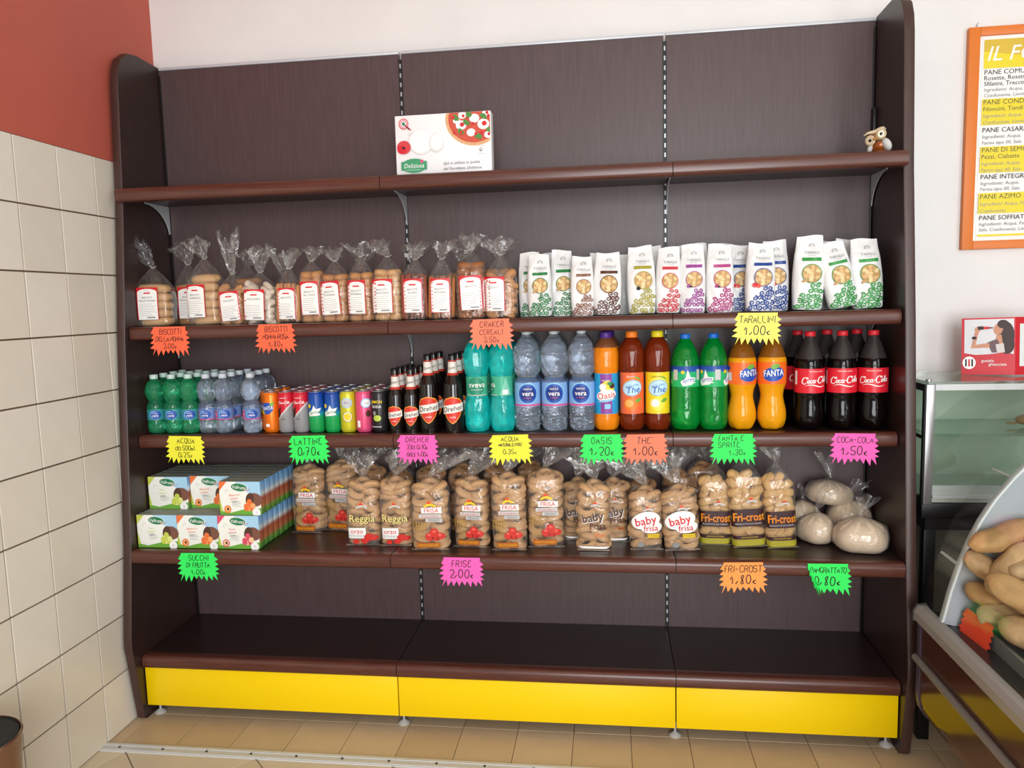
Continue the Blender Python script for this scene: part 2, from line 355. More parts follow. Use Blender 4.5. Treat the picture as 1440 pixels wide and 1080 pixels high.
# ================================================================== SHELVING UNIT
BX = [0, .947, 1.897, 2.598]
SZ = [.2412, .6364, 1.0339, 1.4254, 1.907]; SD = [.385, .397, .30, .305, .327]
lam_d = wood_mat('wenge_laminate', '33211f', '412b28', .36, (14, 14, 1), 7)
lam_s = wood_mat('wenge_side', '2c1d1b', '38251f', .35, (14, 14, 1), 7)
lam_b = wood_mat('wenge_back_panel', '493838', '544344', .42, (16, 16, 1), 7, .03)
lam_t = wood_mat('wenge_board', '271a19', '32211f', .33, (1, 14, 14), 7)
lip_m = wood_mat('walnut_lip', '4a271f', '61362a', .28, (1, 18, 18), 7)
steel = mat('zinc_steel', 'c0c4c8', .4, .25, var=.05); blk = mat('black_plastic', '121112', .45); yel = mat('yellow_plinth_paint', 'f6d000', .3, var=.015, nscale=4)
greyp = mat('grey_plastic', 'b9b7b2', .5)
su = thing('shelving_unit', 'tall dark wenge shelving unit with five shelf levels and yellow plinth', 'shelving unit')
prof = [(.045, 0), (.045, 2.40), (-.13, 2.405), (-.185, 2.395), (-.225, 2.365), (-.243, 2.325), (-.252, 2.27), (-.277, 1.86), (-.328, 1.38), (-.387, .65), (-.428, .33), (-.43, .29), (-.424, .26), (-.388, .012), (-.375, 0)]
for x0, x1 in ((-.032, -.002), (2.600, 2.630)):
    p = O('side_panel', MB().prism(prof, lambda a, b: (x0, a, b), lambda a, b: (x1, a, b)).mesh('side_panel', lam_s, 0), su)
    ed = MB(); fr = prof[2:-1]; rs = []
    for i, (a, b) in enumerate(fr):
        q, r = fr[max(0, i - 1)], fr[min(len(fr) - 1, i + 1)]; dx, dz = r[0] - q[0], r[1] - q[1]; l = math.hypot(dx, dz); nx, nz = dz / l * .0022, -dx / l * .0022
        sgn = -1 if (nx > 0) else 1
        rs.append([(x0 - .0004, a, b), (x0 + .004, a + sgn * nx, b + sgn * nz), (x1 - .004, a + sgn * nx, b + sgn * nz), (x1 + .0004, a, b)])
    O('edge_banding', ed.rings(rs, False, False).mesh('edge_banding', wood_mat('edge_brown', '3a2622', '472f29', .4, (14, 14, 1), 7), 50), p)
for i in range(3):
    x0, x1 = BX[i] + .004, BX[i + 1] - .004
    if i == 2: x1 = BX[3]
    bp = O('back_panel', MB().box(x0 if i else .0005, x1, 0, .014, .2, 2.389, bev=.0012).mesh('back_panel', lam_b, 0), su)
    O('top_trim', MB().box(x0, x1, -.006, .018, 2.389, 2.399, bev=.001).mesh('top_trim', mat('pale_trim', 'c9cdd2', .4, .2)), bp)
    for s in range(5):
        d, z = SD[s], SZ[s]; a, b = BX[i] + .0012, BX[i + 1] - .0012
        if s == 0: bd = MB().box(a, b, -d + .04, -.001, z - .022, z - .001, bev=.001)
        else: bd = MB().box(a, b, -d + .04, -.001, z - .026, z - .001, bev=.001)
        sh = O('shelf_board', bd.mesh('shelf_board', lam_t, 0), su)
        pr = [(-d + .042, z - .001), (-d + .03, z + .0005)] + [(-d + .018 - .018 * math.sin(t * PI / 10), z - .0185 + .019 * math.cos(t * PI / 10)) for t in range(0, 6)]
        pr += [(-d + .0005, z - .027)] + [(-d + .012 - .0115 * math.cos(t * PI / 8), z - .032 - .0145 * math.sin(t * PI / 8)) for t in range(0, 5)] + [(-d + .042, z - .0465)]
        O('front_lip', MB().prism(pr, lambda p, q: (a, p, q), lambda p, q: (b, p, q)).mesh('front_lip', lip_m, 40), sh)
    O('plinth_panel', MB().box(BX[i] + .002, BX[i + 1] - .002, -.372, -.356, .050, .1945, bev=.001).mesh('plinth_panel', yel, 40), su, label='glossy yellow plinth panel')
for x in (.004, .943, 1.893, 2.594):
    e = x in (.004, 2.594)
    up = O('slotted_upright', MB().box(x - .003 + (0 if not e else .0), x + .011 if not e else x + .003, -.0022, .012, .2, 2.37).mesh('slotted_upright', blk, 0), su)
    if not e:
        sl = MB()
        for k in range(64):
            z = .26 + k * .033
            sl.box(x + .0015, x + .0065, -.0034, -.002, z, z + .015)
        O('slots', sl.mesh('slots', mat('slot_steel', 'b7bbc0', .4, .5), 0), up)
BR = [(0, 0), (0, -.105)] + [(-.008 - .145 * (t / 8) ** 1.5, -.105 + .100 * (1 - (1 - t / 8) ** 1.9)) for t in range(0, 9)] + [(-.156, 0)]
for s in (1, 2, 3, 4):
    for x in (.0035, .951, 1.901, 2.5945):
        z = SZ[s] - .027
        O('bracket', MB().prism(BR, lambda a, b: (x - .0012, a - .003, z + b), lambda a, b: (x + .0012, a - .003, z + b)).mesh('bracket', steel, 0), su)
O('clip', MB().box(.934, .966, -.008, -.003, 1.655, 1.672, bev=.002).mesh('clip', mat('clear_clip', '8c8b8c', .3)), su)
O('clip', MB().box(2.588, 2.5985, -.03, -.003, 2.02, 2.10, bev=.001).mesh('clip', blk), su)
for x in (.022, .951, 1.897, 2.575):
    f = O('foot', MB().lathe([(.004, .008), (.004, .05)], 10).mesh('foot_stem', steel), su, (x, -.33, 0))
    O('foot_pad', MB().lathe([(.020, 0), (.021, .004), (.013, .010), (.006, .014)], 20).mesh('foot_pad', greyp), f)

# ================================================================== PRICE TAGS
def tag_outline(rng, w=.153, h=.103):
    P = [(-w * .40, 0), (w * .405, 0)]
    def spike(x, z, tx, tz): P.extend([(x, z), (tx, tz)])
    for k in range(4):  # right side going down
        z = -h * (.08 + .17 * k); j = rng.uniform(-.003, .003)
        spike(w * .395, z - .004, w * .47 + j + k * .0015, z - .014)
    n = 8
    for k in range(n):  # bottom, right to left
        x = w * (.40 - .8 * k / (n - 1)); j = rng.uniform(-.004, .003)
        spike(x + .008 * (1 if k else .2), -h * .78 + (.004 if k in (0, n - 1) else 0), x * 1.12, -h * .98 + j + (.006 if 2 < k < 5 else 0))
    for k in range(3, -1, -1):
        z = -h * (.08 + .17 * k); j = rng.uniform(-.003, .003)
        spike(-w * .395, z - .018, -w * .47 - j - k * .0015, z - .014)
    P.append((-w * .395, -.004))
    return P
FLU = {'orange': mat('fluo_orange_card', 'fb6842', .6, var=.01), 'lightorange': mat('fluo_light_orange_card', 'ff9a4a', .6, var=.01), 'yellow': mat('fluo_yellow_card', 'ece93a', .6, var=.01), 'paleyellow': mat('fluo_pale_yellow_card', 'f3ef66', .6, var=.01),
       'green': mat('fluo_green_card', '2eea5e', .6, var=.01), 'pink': mat('fluo_pink_card', 'f45db4', .6, var=.01), 'red': mat('fluo_red_card', 'ff4a26', .6, var=.01)}
SALMON = mat('fluo_salmon_card', 'ff7d5c', .6, var=.01)
FLU['salmon'] = SALMON
def price_tag(x, y, z, color, lines, label, rotz=0, tilt=0, curl=0):
    rng = random.Random(label); t = thing('price_tag', label, 'price tag', (x, y, z), (tilt, random.uniform(-.02, .02), rotz), 'starburst price tags')
    def bend(a, b, o=0):
        yy = -o
        if curl: q = min(0, (a + .046) + (b + .03) * .55); yy -= 14 * q * q; a -= q * .45; b -= q * .2
        return (a, yy, b)
    ol = tag_outline(rng); tv, tf = subdiv(ol, [tuple(x) for x in geometry.tessellate_polygon([[Vector((a, b, 0)) for a, b in ol]])], .012 if curl else .2)
    n = len(tv); O('card', MB().add([bend(a, b, 0) for a, b in tv] + [bend(a, b, .0008) for a, b in tv], tf + [tuple(n + i for i in reversed(f)) for f in tf]).mesh('card', FLU[color], 0), t)
    art = Art()
    for s, cx, cz, h in lines: art.hand(s, cx, cz, h, max(.0021, h * .115), INK, adv=.92 if len(s) < 8 else .82 if len(s) < 10 else .74)
    if lines: O('handwriting', art.mesh('handwriting', lambda a, b, o: bend(a, b, .0009 + o)), t)
    return t
L3 = lambda a, b, c: [(a, .004, -.017, .019), (b, 0, -.043, .017), (c, .002, -.068, .018)]
L2 = lambda a, b: [(a, 0, -.021, .022), (b, .004, -.056, .028)]
TG = [(.155, 3, 'orange', L3('BISCOTTI', 'DELLA NONNA', '2,00€'), 'orange starburst price tag reading biscotti della nonna 2,00'),
      (.547, 3, 'orange', L3('BISCOTTI', 'NONNA ROSA', '1,80€'), 'orange starburst price tag reading biscotti nonna rosa 1,80'),
      (1.302, 3, 'salmon', L3('CRAKER', 'CEREALI', '2,50€'), 'orange starburst price tag reading craker cereali 2,50'),
      (2.162, 3, 'paleyellow', L2('TARALLINI', '1,00€'), 'pale yellow starburst price tag reading tarallini 1,00'),
      (.181, 2, 'yellow', L3('ACQUA', 'da 500ml', '0,25€'), 'yellow starburst price tag reading acqua da 500 ml 0,25'),
      (.642, 2, 'green', L2('LATTINE', '0,70€'), 'green starburst price tag reading lattine 0,70'),
      (1.034, 2, 'pink', [('DREHER', 0, -.016, .019), ('33cl 0,70€', 0, -.041, .016), ('66cl 1,00€', 0, -.066, .016)], 'pink starburst price tag below the beer bottles with two prices'),
      (1.355, 2, 'yellow', [('ACQUA', 0, -.014, .017), ('NATURALE/FRIZ', 0, -.034, .011), ('0,35€', 0, -.058, .016)], 'yellow starburst price tag reading acqua naturale 0,35'),
      (1.664, 2, 'green', L2('OASIS', '1,20€'), 'green starburst price tag reading 1,20 below the purple-capped orange drink'),
      (1.807, 2, 'salmon', L2("THE'", '1,00€'), "orange starburst price tag reading the' 1,00"),
      (2.089, 2, 'green', [('FANTA E', -.006, -.014, .018), ('SPRITE', -.012, -.036, .018), ('1,30€', .016, -.061, .018)], 'green starburst price tag reading 1,30 below the orange sodas'),
      (2.467, 2, 'pink', L2('COCA-COLA', '1,50€'), 'pink starburst price tag reading 1,50 below the cola bottles'),
      (.254, 1, 'green', L3('SUCCHI', 'DI FRUTTA', '1,00€'), 'green starburst price tag reading succhi di frutta 1,00'),
      (1.194, 1, 'pink', L2('FRISE', '2,00€'), 'pink starburst price tag reading frise 2,00'),
      (2.106, 1, 'lightorange', L2('FRI-CROST', '1,80€'), 'light orange starburst price tag reading fri-crost 1,80'),
      (2.364, 1, 'green', L2('PANGRATTATO', '0,80€'), 'green starburst price tag with curled corner reading pangrattato 0,80')]
for x, s, c, ln, lb in TG:
    if 'PANGR' in ln[0][0]: ln = [(ln[0][0], .002, -.021, .0175), ln[1]]
    if 'COCA' in ln[0][0]: ln = [(ln[0][0], .002, -.021, .019), ln[1]]
    price_tag(x, -SD[s] - .0015, SZ[s] - .001, c, ln, lb, rotz=random.uniform(-.03, .03), curl='PANGR' in ln[0][0])

# ================================================================== DRINKS ON THE MIDDLE SHELF
S2 = SZ[2] + .0006
def petal(n, amp, h):
    return lambda a, z: 1 - amp * max(0, 1 - z / h) * (.5 - .5 * math.cos(n * a))
def sm_prof(pts, n=3):
    """Catmull-Rom through (r, z) points"""
    out = []
    for i in range(len(pts) - 1):
        p0, p1, p2, p3 = pts[max(0, i - 1)], pts[i], pts[i + 1], pts[min(len(pts) - 1, i + 2)]
        for k in range(n):
            t = k / n; out.append(tuple(.5 * ((2 * b) + (-a + c) * t + (2 * a - 5 * b + 4 * c - d) * t * t + (-a + 3 * b - 3 * c + d) * t ** 3) for a, b, c, d in zip(p0, p1, p2, p3)))
    out.append(pts[-1]); return [(max(r, .0005), z) for r, z in out]
def prof_r(pr):
    def f(z):
        for (r0, z0), (r1, z1) in zip(pr, pr[1:]):
            if z0 <= z <= z1 and z1 > z0: return r0 + (r1 - r0) * (z - z0) / (z1 - z0)
        return pr[-1][0]
    return f
def pet(name, col, trans=.7, rough=.07, bump=.35, bscale=55, ior=1.45):
    return mat(name, col, rough, 0, .05, 25, bump, bscale, 0, trans, ior)
pet_green = pet('pet_green_water', '4cdca4', .86, .04, .6, 45); pet_clear = pet('pet_clear_water', 'e2edfa', .93, .02, .75, 42); pet_teal = pet('pet_teal_water', '2af0ea', .74, .04, .5, 40); pet_sprite = pet('pet_green_soda', '0cc850', .74, .05, .45, 50)
def cap_mesh(r, h, m):
    return MB().lathe([(r * .96, 0), (r, .001), (r, h * .85), (r * .9, h), (0.0005, h)], 24, lambda a, z: 1 + .025 * math.cos(24 * a)).mesh('cap', m, 40)
def bottle(name, label, cat, prof, bm_, cap, lab, art, loc, rotz=0, group=None, mod=None, n=28, extra=None, capname='cap', neck=None):
    t = thing(name, label, cat, loc, (0, 0, rotz), group)
    pr = sm_prof(prof, 6 if n > 30 else 3)
    O('bottle_body', MB().lathe(pr, max(n, 36), mod).mesh('bottle_body', bm_, 22 if 'water' in name else 50), t)
    if cap: O(capname, cap_mesh(cap[0], cap[1], cap[3]), t, (0, 0, cap[2]))
    rf = prof_r(pr)
    if lab:
        z0, z1, lm = lab[:3]; k = 6
        l = O('label', MB().lathe([(rf(z0 + (z1 - z0) * i / k) + .0007, z0 + (z1 - z0) * i / k) for i in range(k + 1)], 36, cap0=False, cap1=False).mesh('label', lm, 50), t)
        if art: O('lettering', art.mesh('lettering', cyl(lambda z: rf(z) + .0008)), l)
    if extra: extra(t, rf)
    return t
grp = 'drinks on the middle shelf'
# --- half-litre water bottles: three green columns, three clear ones, four rows deep
half = [(.0005, .003), (.022, .0), (.029, .006), (.0315, .02), (.0312, .05), (.0315, .09), (.0305, .104), (.0225, .117), (.0275, .127), (.0328, .145), (.0325, .163), (.0265, .182), (.014, .196), (.0115, .2), (.0115, .208)]
def crk(a, z, k=1.0, s=1.0): return k * noise.noise(Vector((math.cos(a) * 2.2 * s, math.sin(a) * 2.2 * s, z * 45 * s)))
wave = lambda a, z: (1 + .022 * math.cos(8 * a) + crk(a, z, .06)) if (z < .048 or .125 < z < .19) else 1
a1 = Art(); a1.ell(0, .069, .022, .017, BLUE, 22); a1.ell(-.004, .069, .015, .014, SKY, 18); a1.ell(.001, .068, .0165, .0125, BLUE, 18)
a1.text('NESTLE', 0, .0745, .0055, WHITE); a1.text('vera', 0, .0665, .013, WHITE, bold=.02)
lab_g = mat('aqua_label', '3a9499', .3, alpha=1); lab_c = mat('pale_blue_label', '6f8cc0', .3)
a2 = Art(); a2.rect(-.06, .06, .05, .0535, PINK, 14, 1); a2.p += a1.p; a2.rect(-.046, -.026, .056, .082, PINK); a2.text('VERA', -.036, .069, .008, WHITE, maxw=.016)
gp = bottle('water_bottle', 'x', 'bottle', half, pet_green, (.0142, .016, .199, mat('cap_frost_green', 'bfd8cf', .4)), (.05, .088, lab_g), a1, (0, 0, -5), 0, 'half-litre water bottles', wave)
cp = bottle('water_bottle', 'x', 'bottle', half, pet_clear, (.0142, .016, .199, mat('cap_frost_grey', 'c3cdd4', .4)), (.05, .088, lab_c), a2, (0, 0, -5), 0, 'half-litre water bottles', wave)
rows = ['front row', 'second row', 'third row', 'back row']
first = {}
for r in range(4):
    for c in range(6):
        x = .030 + c * .0672 + (.028 if c == 5 and r == 0 else 0) + random.uniform(-.0015, .0015); y = -.226 + r * .0632
        if c == 5: x += .010
        green = c < 3
        lb = 'small %s water bottle, %s, %s from the left end' % ('green' if green else 'clear', rows[r], ORD[c])
        src = gp if green else cp
        if green not in first: first[green] = 1; src.location = (x, y, S2); src.rotation_euler = (0, 0, random.uniform(-.1, .4)); src['label'] = lb
        else: dup(src, lb, (x, y, S2), (0, 0, random.uniform(-.1, .4)), skip=('label',) if r > 1 else ())
# --- cans
lidm = mat('can_lid_alu', 'b9bcc0', .28, .85)
canp = [(.0005, .003), (.021, .002), (.024, 0), (.0275, .007), (.0283, .012), (.0283, .133), (.0265, .140), (.0245, .1445)]
lid = MB().lathe([(.0246, .1435), (.0252, .146), (.0238, .1465), (.0228, .1425), (.0005, .1425)], 24).mesh('lid', lidm, 40)
tabm = MB().prism([(-.006, -.012), (.006, -.012), (.007, .004), (0, .012), (-.007, .004)], lambda a, b: (a, b, .1428), lambda a, b: (a, b, .1442)).mesh('pull_tab', lidm, 0)
def A_fanta():
    a = Art(); a.ell(0, .088, .024, .021, BLUE, 22, rot=.3); a.ell(.019, .104, .009, .006, LGREEN, 12, rot=.5); a.ell(-.018, .072, .008, .006, YEL, 12); a.text('FANTA', 0, .089, .0185, WHITE, maxw=.046, bold=.03, rot=.12, shear=.1); a.rect(-.006, .008, .022, .032, WHITE); return a
def A_coke():
    a = Art(); cola_script(a, 0, .108, .044, WHITE); a.rect(-.015, .008, .124, .1255, WHITE); a.poly([(-.028, .08), (-.012, .095), (-.016, .06), (-.028, .05)], INK); a.text('zero', -.004, .05, .008, INK); return a
def A_sprite():
    a = Art(); a.poly([(-.024, .07), (-.006, .082), (0, .098), (.008, .084), (.027, .088), (.018, .072), (.022, .062), (-.02, .058)], WHITE); a.text('Sprite', .001, .0735, .017, GREEN, maxw=.036, bold=.02, shear=.2, rot=.1); a.ell(-.019, .095, .0075, .0075, YEL, 14); return a
def A_lemon():
    a = Art(); a.ell(0, .105, .021, .018, SKY, 20); a.ell(0, .105, .018, .015, LGREY, 20); a.text('Tonica', 0, .105, .010, BLUE, maxw=.03, shear=.2) if False else a.text('Sch', 0, .106, .012, BLUE, shear=.2); a.ell(.002, .056, .018, .020, OLIVE, 18); a.ell(.002, .056, .015, .017, WHITE, 18); a.ell(.002, .056, .0125, .014, YEL, 18); return a
def A_pink():
    a = Art(); a.ell(.012, .104, .020, .017, SKY, 20); a.ell(.012, .104, .016, .013, WHITE, 18); a.text('Sch', .012, .104, .012, BLUE, shear=.2); a.ell(.018, .066, .010, .012, BROWN, 14); a.rect(-.024, -.012, .018, .042, WHITE); return a
def A_black():
    a = Art(); a.text('LEMON', .002, .108, .0145, YEL, maxw=.044, bold=.02, shear=.1); a.text('SODA', .004, .091, .013, WHITE, maxw=.036, bold=.02, shear=.1); a.ell(.006, .05, .014, .011, LIMEP, 16); a.ell(-.004, .068, .006, .008, GREY, 12); a.rect(-.02, .02, .018, .021, LGREY); return a
CAN = {'fanta': ('orange', mat('can_orange', 'ef7512', .28, .35), A_fanta), 'coke': ('red and grey', ramp_mat('can_red_grey', [(0, '8f8f90'), (.07, 'a8a8aa'), (.075, 'd0d0d0'), (.08, 'cc1f33'), (.146, 'd02035')], rough=.28, slant=-1.1, const=True), A_coke),
       'sprite': ('blue and green', ramp_mat('can_blue_green', [(0, '1a9a4a'), (.055, '1f9f55'), (.07, '2c8fb0'), (.085, '1d55a8'), (.146, '173f97')], rough=.26), A_sprite),
       'lemon': ('yellow', mat('can_yellow', 'ccc62a', .28, .2), A_lemon), 'pink': ('pink', mat('can_pink', 'e2507c', .28, .2), A_pink), 'black': ('black', mat('can_black', '232225', .28, .2), A_black)}
cproto = {}
for k, (nm, m, fa) in CAN.items():
    t = thing('drink_can', 'x', 'can', (0, 0, -5), group='drink cans')
    O('can_body', MB().lathe(canp, 26).mesh('can_body', m, 40), t); O('lid', lid, t); O('pull_tab', tabm, t)
    O('lettering', fa().mesh('lettering', cyl(.0285)), t); cproto[k] = [t, 0]
ckinds = ['fanta', 'coke', 'coke', 'sprite', 'sprite', 'lemon', 'pink', 'black']
cx_ = [.471, .527, .584, .642, .702, .760, .817, .875]
for r in range(4):
    for c in range(8):
        k = ckinds[c]; x = cx_[c] + .004 + random.uniform(-.001, .001) + r * .0035 - (.036 if c == 0 and r else 0); y = -.222 + r * .0595 - (.008 if c == 0 and r else 0)
        lb = '%s drink can, %s, %s column of cans from the left' % (CAN[k][0], ['front row', 'second row', 'third row', 'back row'][r], ORD[c])
        src = cproto[k]; rz = random.uniform(-.25, .25)
        if not src[1]: src[1] = 1; src[0].location = (x, y, S2); src[0].rotation_euler = (0, 0, rz); src[0]['label'] = lb
        else: dup(src[0], lb, (x, y, S2), (0, 0, rz), skip=('lettering',) if r > 0 and c > 0 else ())
# --- beer
beer_g = mat('beer_brown_glass', '140c09', .08, 0, .05, 20, 0, 60, .3, .0)
labw = mat('beer_label_white', 'ece8e0', .4); labr = mat('beer_label_red', 'd8392a', .4); labo = mat('beer_label_orange', 'f0a03a', .4)
def beer(h, r, label, loc, small):
    k = h / .27
    if small: prof = [(.0005, .002), (.024, 0), (r, .005), (r, .115), (r * .93, .135), (.0145, .165), (.0132, .19), (.0125, .215), (.0125, .219)]
    else: prof = [(.0005, .002), (.028, 0), (r, .006), (r, .15), (r * .92, .172), (.017, .205), (.0145, .235), (.013, .262), (.013, .266)]
    capz = prof[-1][1] - .002
    bc = MB().lathe([(.0142, 0), (.0150, .0008), (.0142, .005), (.011, .0068), (.0005, .007)], 22, lambda a, z: 1 + (.03 * math.cos(21 * a) if z < .003 else 0)).mesh('crown_cap', mat('crown_cap_black', '191719', .35, .4), 40)
    t = thing('beer_bottle', label, 'bottle', loc, (0, 0, random.uniform(-.1, .25)), 'beer bottles')
    pr = sm_prof(prof); rf = prof_r(pr)
    O('bottle_body', MB().lathe(pr, 24).mesh('bottle_body', beer_g, 50), t); O('crown_cap', bc, t, (0, 0, capz))
    zc, s = (.057, .036) if small else (.078, .048)
    sh = [(-.82 * s, .55 * s), (-.5 * s, .9 * s), (0, s), (.5 * s, .9 * s), (.82 * s, .55 * s), (.78 * s, .1 * s), (.55 * s, -.45 * s), (.2 * s, -.88 * s), (0, -s), (-.2 * s, -.88 * s), (-.55 * s, -.45 * s), (-.78 * s, .1 * s)]
    def grid_shape(a, sc_, m):
        rows_ = []
        for i in range(13):
            z = -s + 2 * s * i / 12
            xs = [0]
            for (xa, za), (xb, zb) in zip(sh, sh[1:] + sh[:1]):
                if (za - z) * (zb - z) <= 0 and za != zb: xs.append(abs(xa + (xb - xa) * (z - za) / (zb - za)))
            rows_.append((max(xs) * sc_ + .0003, zc + z * sc_))
        vs = []; fs = []
        for xm, z in rows_: vs += [(xm * (j / 4 - 1), z) for j in range(9)]
        for i in range(12):
            for j in range(8): fs.append((i * 9 + j, i * 9 + j + 1, (i + 1) * 9 + j + 1, (i + 1) * 9 + j))
        a._a(vs, fs, m)
    a = Art(); grid_shape(a, 1, labo); grid_shape(a, .92, labr)
    q = .42 * s
    a._a([(x, zc + .12 * s + (x / s) * .14 * s + dz) for dz in (-q * .72, q * .72) for x in [(-.88 + 1.76 * j / 8) * s for j in range(9)]], [(j, j + 1, 10 + j, 9 + j) for j in range(8)], labw)
    a.text('Dreher', 0, zc + .13 * s, s * .52, INK, maxw=1.5 * s, bold=.015, shear=.2, rot=.14); a.text('LAGER', 0, zc - .5 * s, s * .16, WHITE)
    O('label', a.mesh('label', cyl(lambda z: rf(z) + .0005)), t)
    z0, z1 = (.150, .2) if small else (.198, .25)
    nl = O('neck_label', MB().lathe([(rf(z0 + (z1 - z0) * i / 6) + .0006, z0 + (z1 - z0) * i / 6) for i in range(7)], 24, cap0=False, cap1=False).mesh('neck_label', ramp_mat('beer_neck_%d' % small, [(z0, 'c33b2c'), (z0 + .008, 'c9473a'), (z0 + .0085, 'e2ddd4'), (z1 - .006, 'e6e2da'), (z1 - .0055, 'b23a2c'), (z1, 'b23a2c')], const=True), 50), t)
    b = Art(); b.text('Dreher', 0, (z0 + z1) / 2, .013, INK, maxw=.026, shear=.2, rot=.2); O('lettering', b.mesh('lettering', cyl(lambda z: rf(z) + .0012)), nl)
    return t
src = None
for c in range(2):
    for r in range(4):
        lb = 'small brown beer bottle, %s column, %s' % (('left', 'right')[c], rows[r]); p = (.940 + c * .053 + r * .004 + c * .004, -.222 + r * .0575, S2)
        if src is None: src = beer(.22, .0268, lb, p, True)
        else: dup(src, lb, p, (0, 0, random.uniform(-.1, .25)), skip=('label',) if r > 1 else ())
src = None
for c in range(2):
    for r in range(3):
        lb = 'large brown beer bottle, %s column, %s' % (('left', 'right')[c], ('front row', 'second row', 'back row')[r]); p = (1.060 + c * .090 + r * .004, -.222 + r * .076 + (-.01 if c else 0), S2)
        if src is None: src = beer(.27, .0345, lb, p, False)
        else: dup(src, lb, p, (0, 0, random.uniform(-.05, .1)))
# --- big water bottles
big = [(.0005, .004), (.030, 0), (.0405, .007), (.0435, .025), (.043, .05), (.0445, .07), (.0445, .162), (.041, .176), (.0325, .185), (.0385, .196), (.0448, .214), (.0455, .262), (.042, .286), (.031, .308), (.0165, .326), (.0135, .330), (.0135, .337)]
ribs = lambda a, z: (1 + .022 * math.cos(10 * a) * (1 if z < .06 else .3 if z > .2 else 0) + (.02 * math.sin(z * 380) + crk(a, z, .11, 1.2) if (z < .08 or .195 < z < .30) else 0))
teal_p = [(.0005, .004), (.030, 0), (.0385, .008), (.0425, .03), (.0435, .075), (.0405, .112), (.0375, .125), (.0375, .192), (.0405, .205), (.0435, .232), (.0425, .265), (.036, .292), (.022, .314), (.0135, .326), (.0135, .333)]
a = Art(); a.ell(-.002, .158, .030, .033, mat('print_deep_green', '1d8a6a', .4), 24); a.text('sveva', .002, .165, .028, WHITE, maxw=.060, bold=.01); a.rect(-.022, .022, .146, .148, LGREY); a.poly([(.05, .128), (.09, .128), (.07, .19)], mat('print_mint', '7cc9b0', .4)); a.rect(.06, .078, .130, .146, WHITE); a.rect(-.04, .04, .127, .1295, LGREY, 10, 1)
src = None
for c in range(2):
    for r in range(3):
        lb = 'large teal water bottle, %s column, %s' % (('left', 'right')[c], ('front row', 'second row', 'back row')[r]); p = (1.232 + c * .088, -.216 + r * .0855, S2); rz = (.12, -1.35)[c]
        if src is None: src = bottle('water_bottle', lb, 'bottle', teal_p, pet_teal, (.0155, .016, .324, mat('cap_teal', '5fb8ae', .4)), (.125, .192, mat('teal_bottle_label', '43b08c', .35)), a, p, rz, 'large water bottles', lambda a, z: 1 + (.03 * math.cos(6 * a) + crk(a, z, .07, .8) if z < .115 or .2 < z < .3 else 0), 36)
        else: dup(src, lb, p, (0, 0, rz))
a = Art(); a.rect(-.062, .062, .088, .094, PINK, 16, 1); a.ell(0, .132, .036, .037, SKY, 26); a.ell(0, .131, .0325, .033, BLUE, 26); a.ell(0, .131, .025, .025, mat('print_dark_blue', '1a2f7e', .4), 24); a.text('NESTLE', 0, .147, .009, WHITE); a.text('vera', 0, .132, .023, WHITE, bold=.02); a.text('IN BOSCO', 0, .1165, .006, PINK, maxw=.028)
src = None
for c in range(3):
    for r in range(2):
        lb = 'large clear water bottle, %s from the left, %s' % (ORD[c], ('front row', 'back row')[r]); p = (1.408 + c * .0945, -.205 + r * .10, S2); rz = (.12, .02, -.08)[c]
        if src is None: src = bottle('water_bottle', lb, 'bottle', big, pet_clear, (.0155, .012, .332, mat('cap_frost_grey', '', .4)), (.086, .168, mat('clear_bottle_label', '86b0e2', .25)), a, p, rz, 'large water bottles', ribs, 36)
        else: dup(src, lb, p, (0, 0, rz))
# --- sodas and teas
def liquid(name, col, top, level, trans=.25, rough=.08):
    return ramp_mat(name, [(0, col), (level - .002, col), (level, top), (.34, top)], rough=rough, bump=.12, bscale=70, trans=trans, ior=1.36)
oas = [(.0005, .004), (.028, 0), (.038, .008), (.0425, .03), (.042, .05), (.040, .058), (.040, .196), (.0425, .205), (.0428, .255), (.0415, .272), (.034, .295), (.0205, .314), (.018, .318), (.018, .324)]
flute = lambda a, z: 1 + (.03 * math.cos(8 * a) if z < .05 else (.012 * math.cos(10 * a) + crk(a, z, .05) if .208 < z < .285 else 0))
a = Art(); a.rect(-.020, .020, .06, .194, mat('print_violet', '8a3f98', .4), 6, 10); a.ell(0, .168, .022, .009, PURP, 16); a.text('PINEAPPLE', 0, .172, .007, WHITE, maxw=.03); a.ell(.004, .145, .024, .026, YEL, 20); a.ell(-.012, .15, .012, .012, WHITE, 14); a.ell(.02, .155, .010, .010, BROWN, 14); a.ell(.012, .162, .01, .006, GREEN, 12); a.ell(0, .122, .036, .019, WHITE, 24, rot=.18); a.text('Oasis', 0, .122, .030, RED, maxw=.062, bold=.02, rot=.15); a.ell(0, .104, .03, .004, SKY, 16, rot=.15); a.rect(-.006, .014, .076, .092, SKY)
bottle('soda_bottle', 'orange fruit drink bottle with purple cap and blue label', 'bottle', oas, liquid('orange_drink', 'f08a14', '7a4a30', .284, .1), (.0195, .022, .314, mat('cap_purple', '4d2a86', .4)), (.058, .196, ramp_mat('fruit_drink_label', [(-.05, '2aa3d6'), (.05, '2b9fd4')])), a, (1.680, -.205, S2), 0, grp, flute)
bottle('soda_bottle', 'purple capped fruit drink bottle hidden behind the blue labelled one', 'bottle', oas, liquid('orange_drink', '', '', .28), (.0195, .022, .314, MATS['cap_purple']), (.058, .196, MATS['fruit_drink_label']), None, (1.690, -.105, S2), 0, grp, flute)
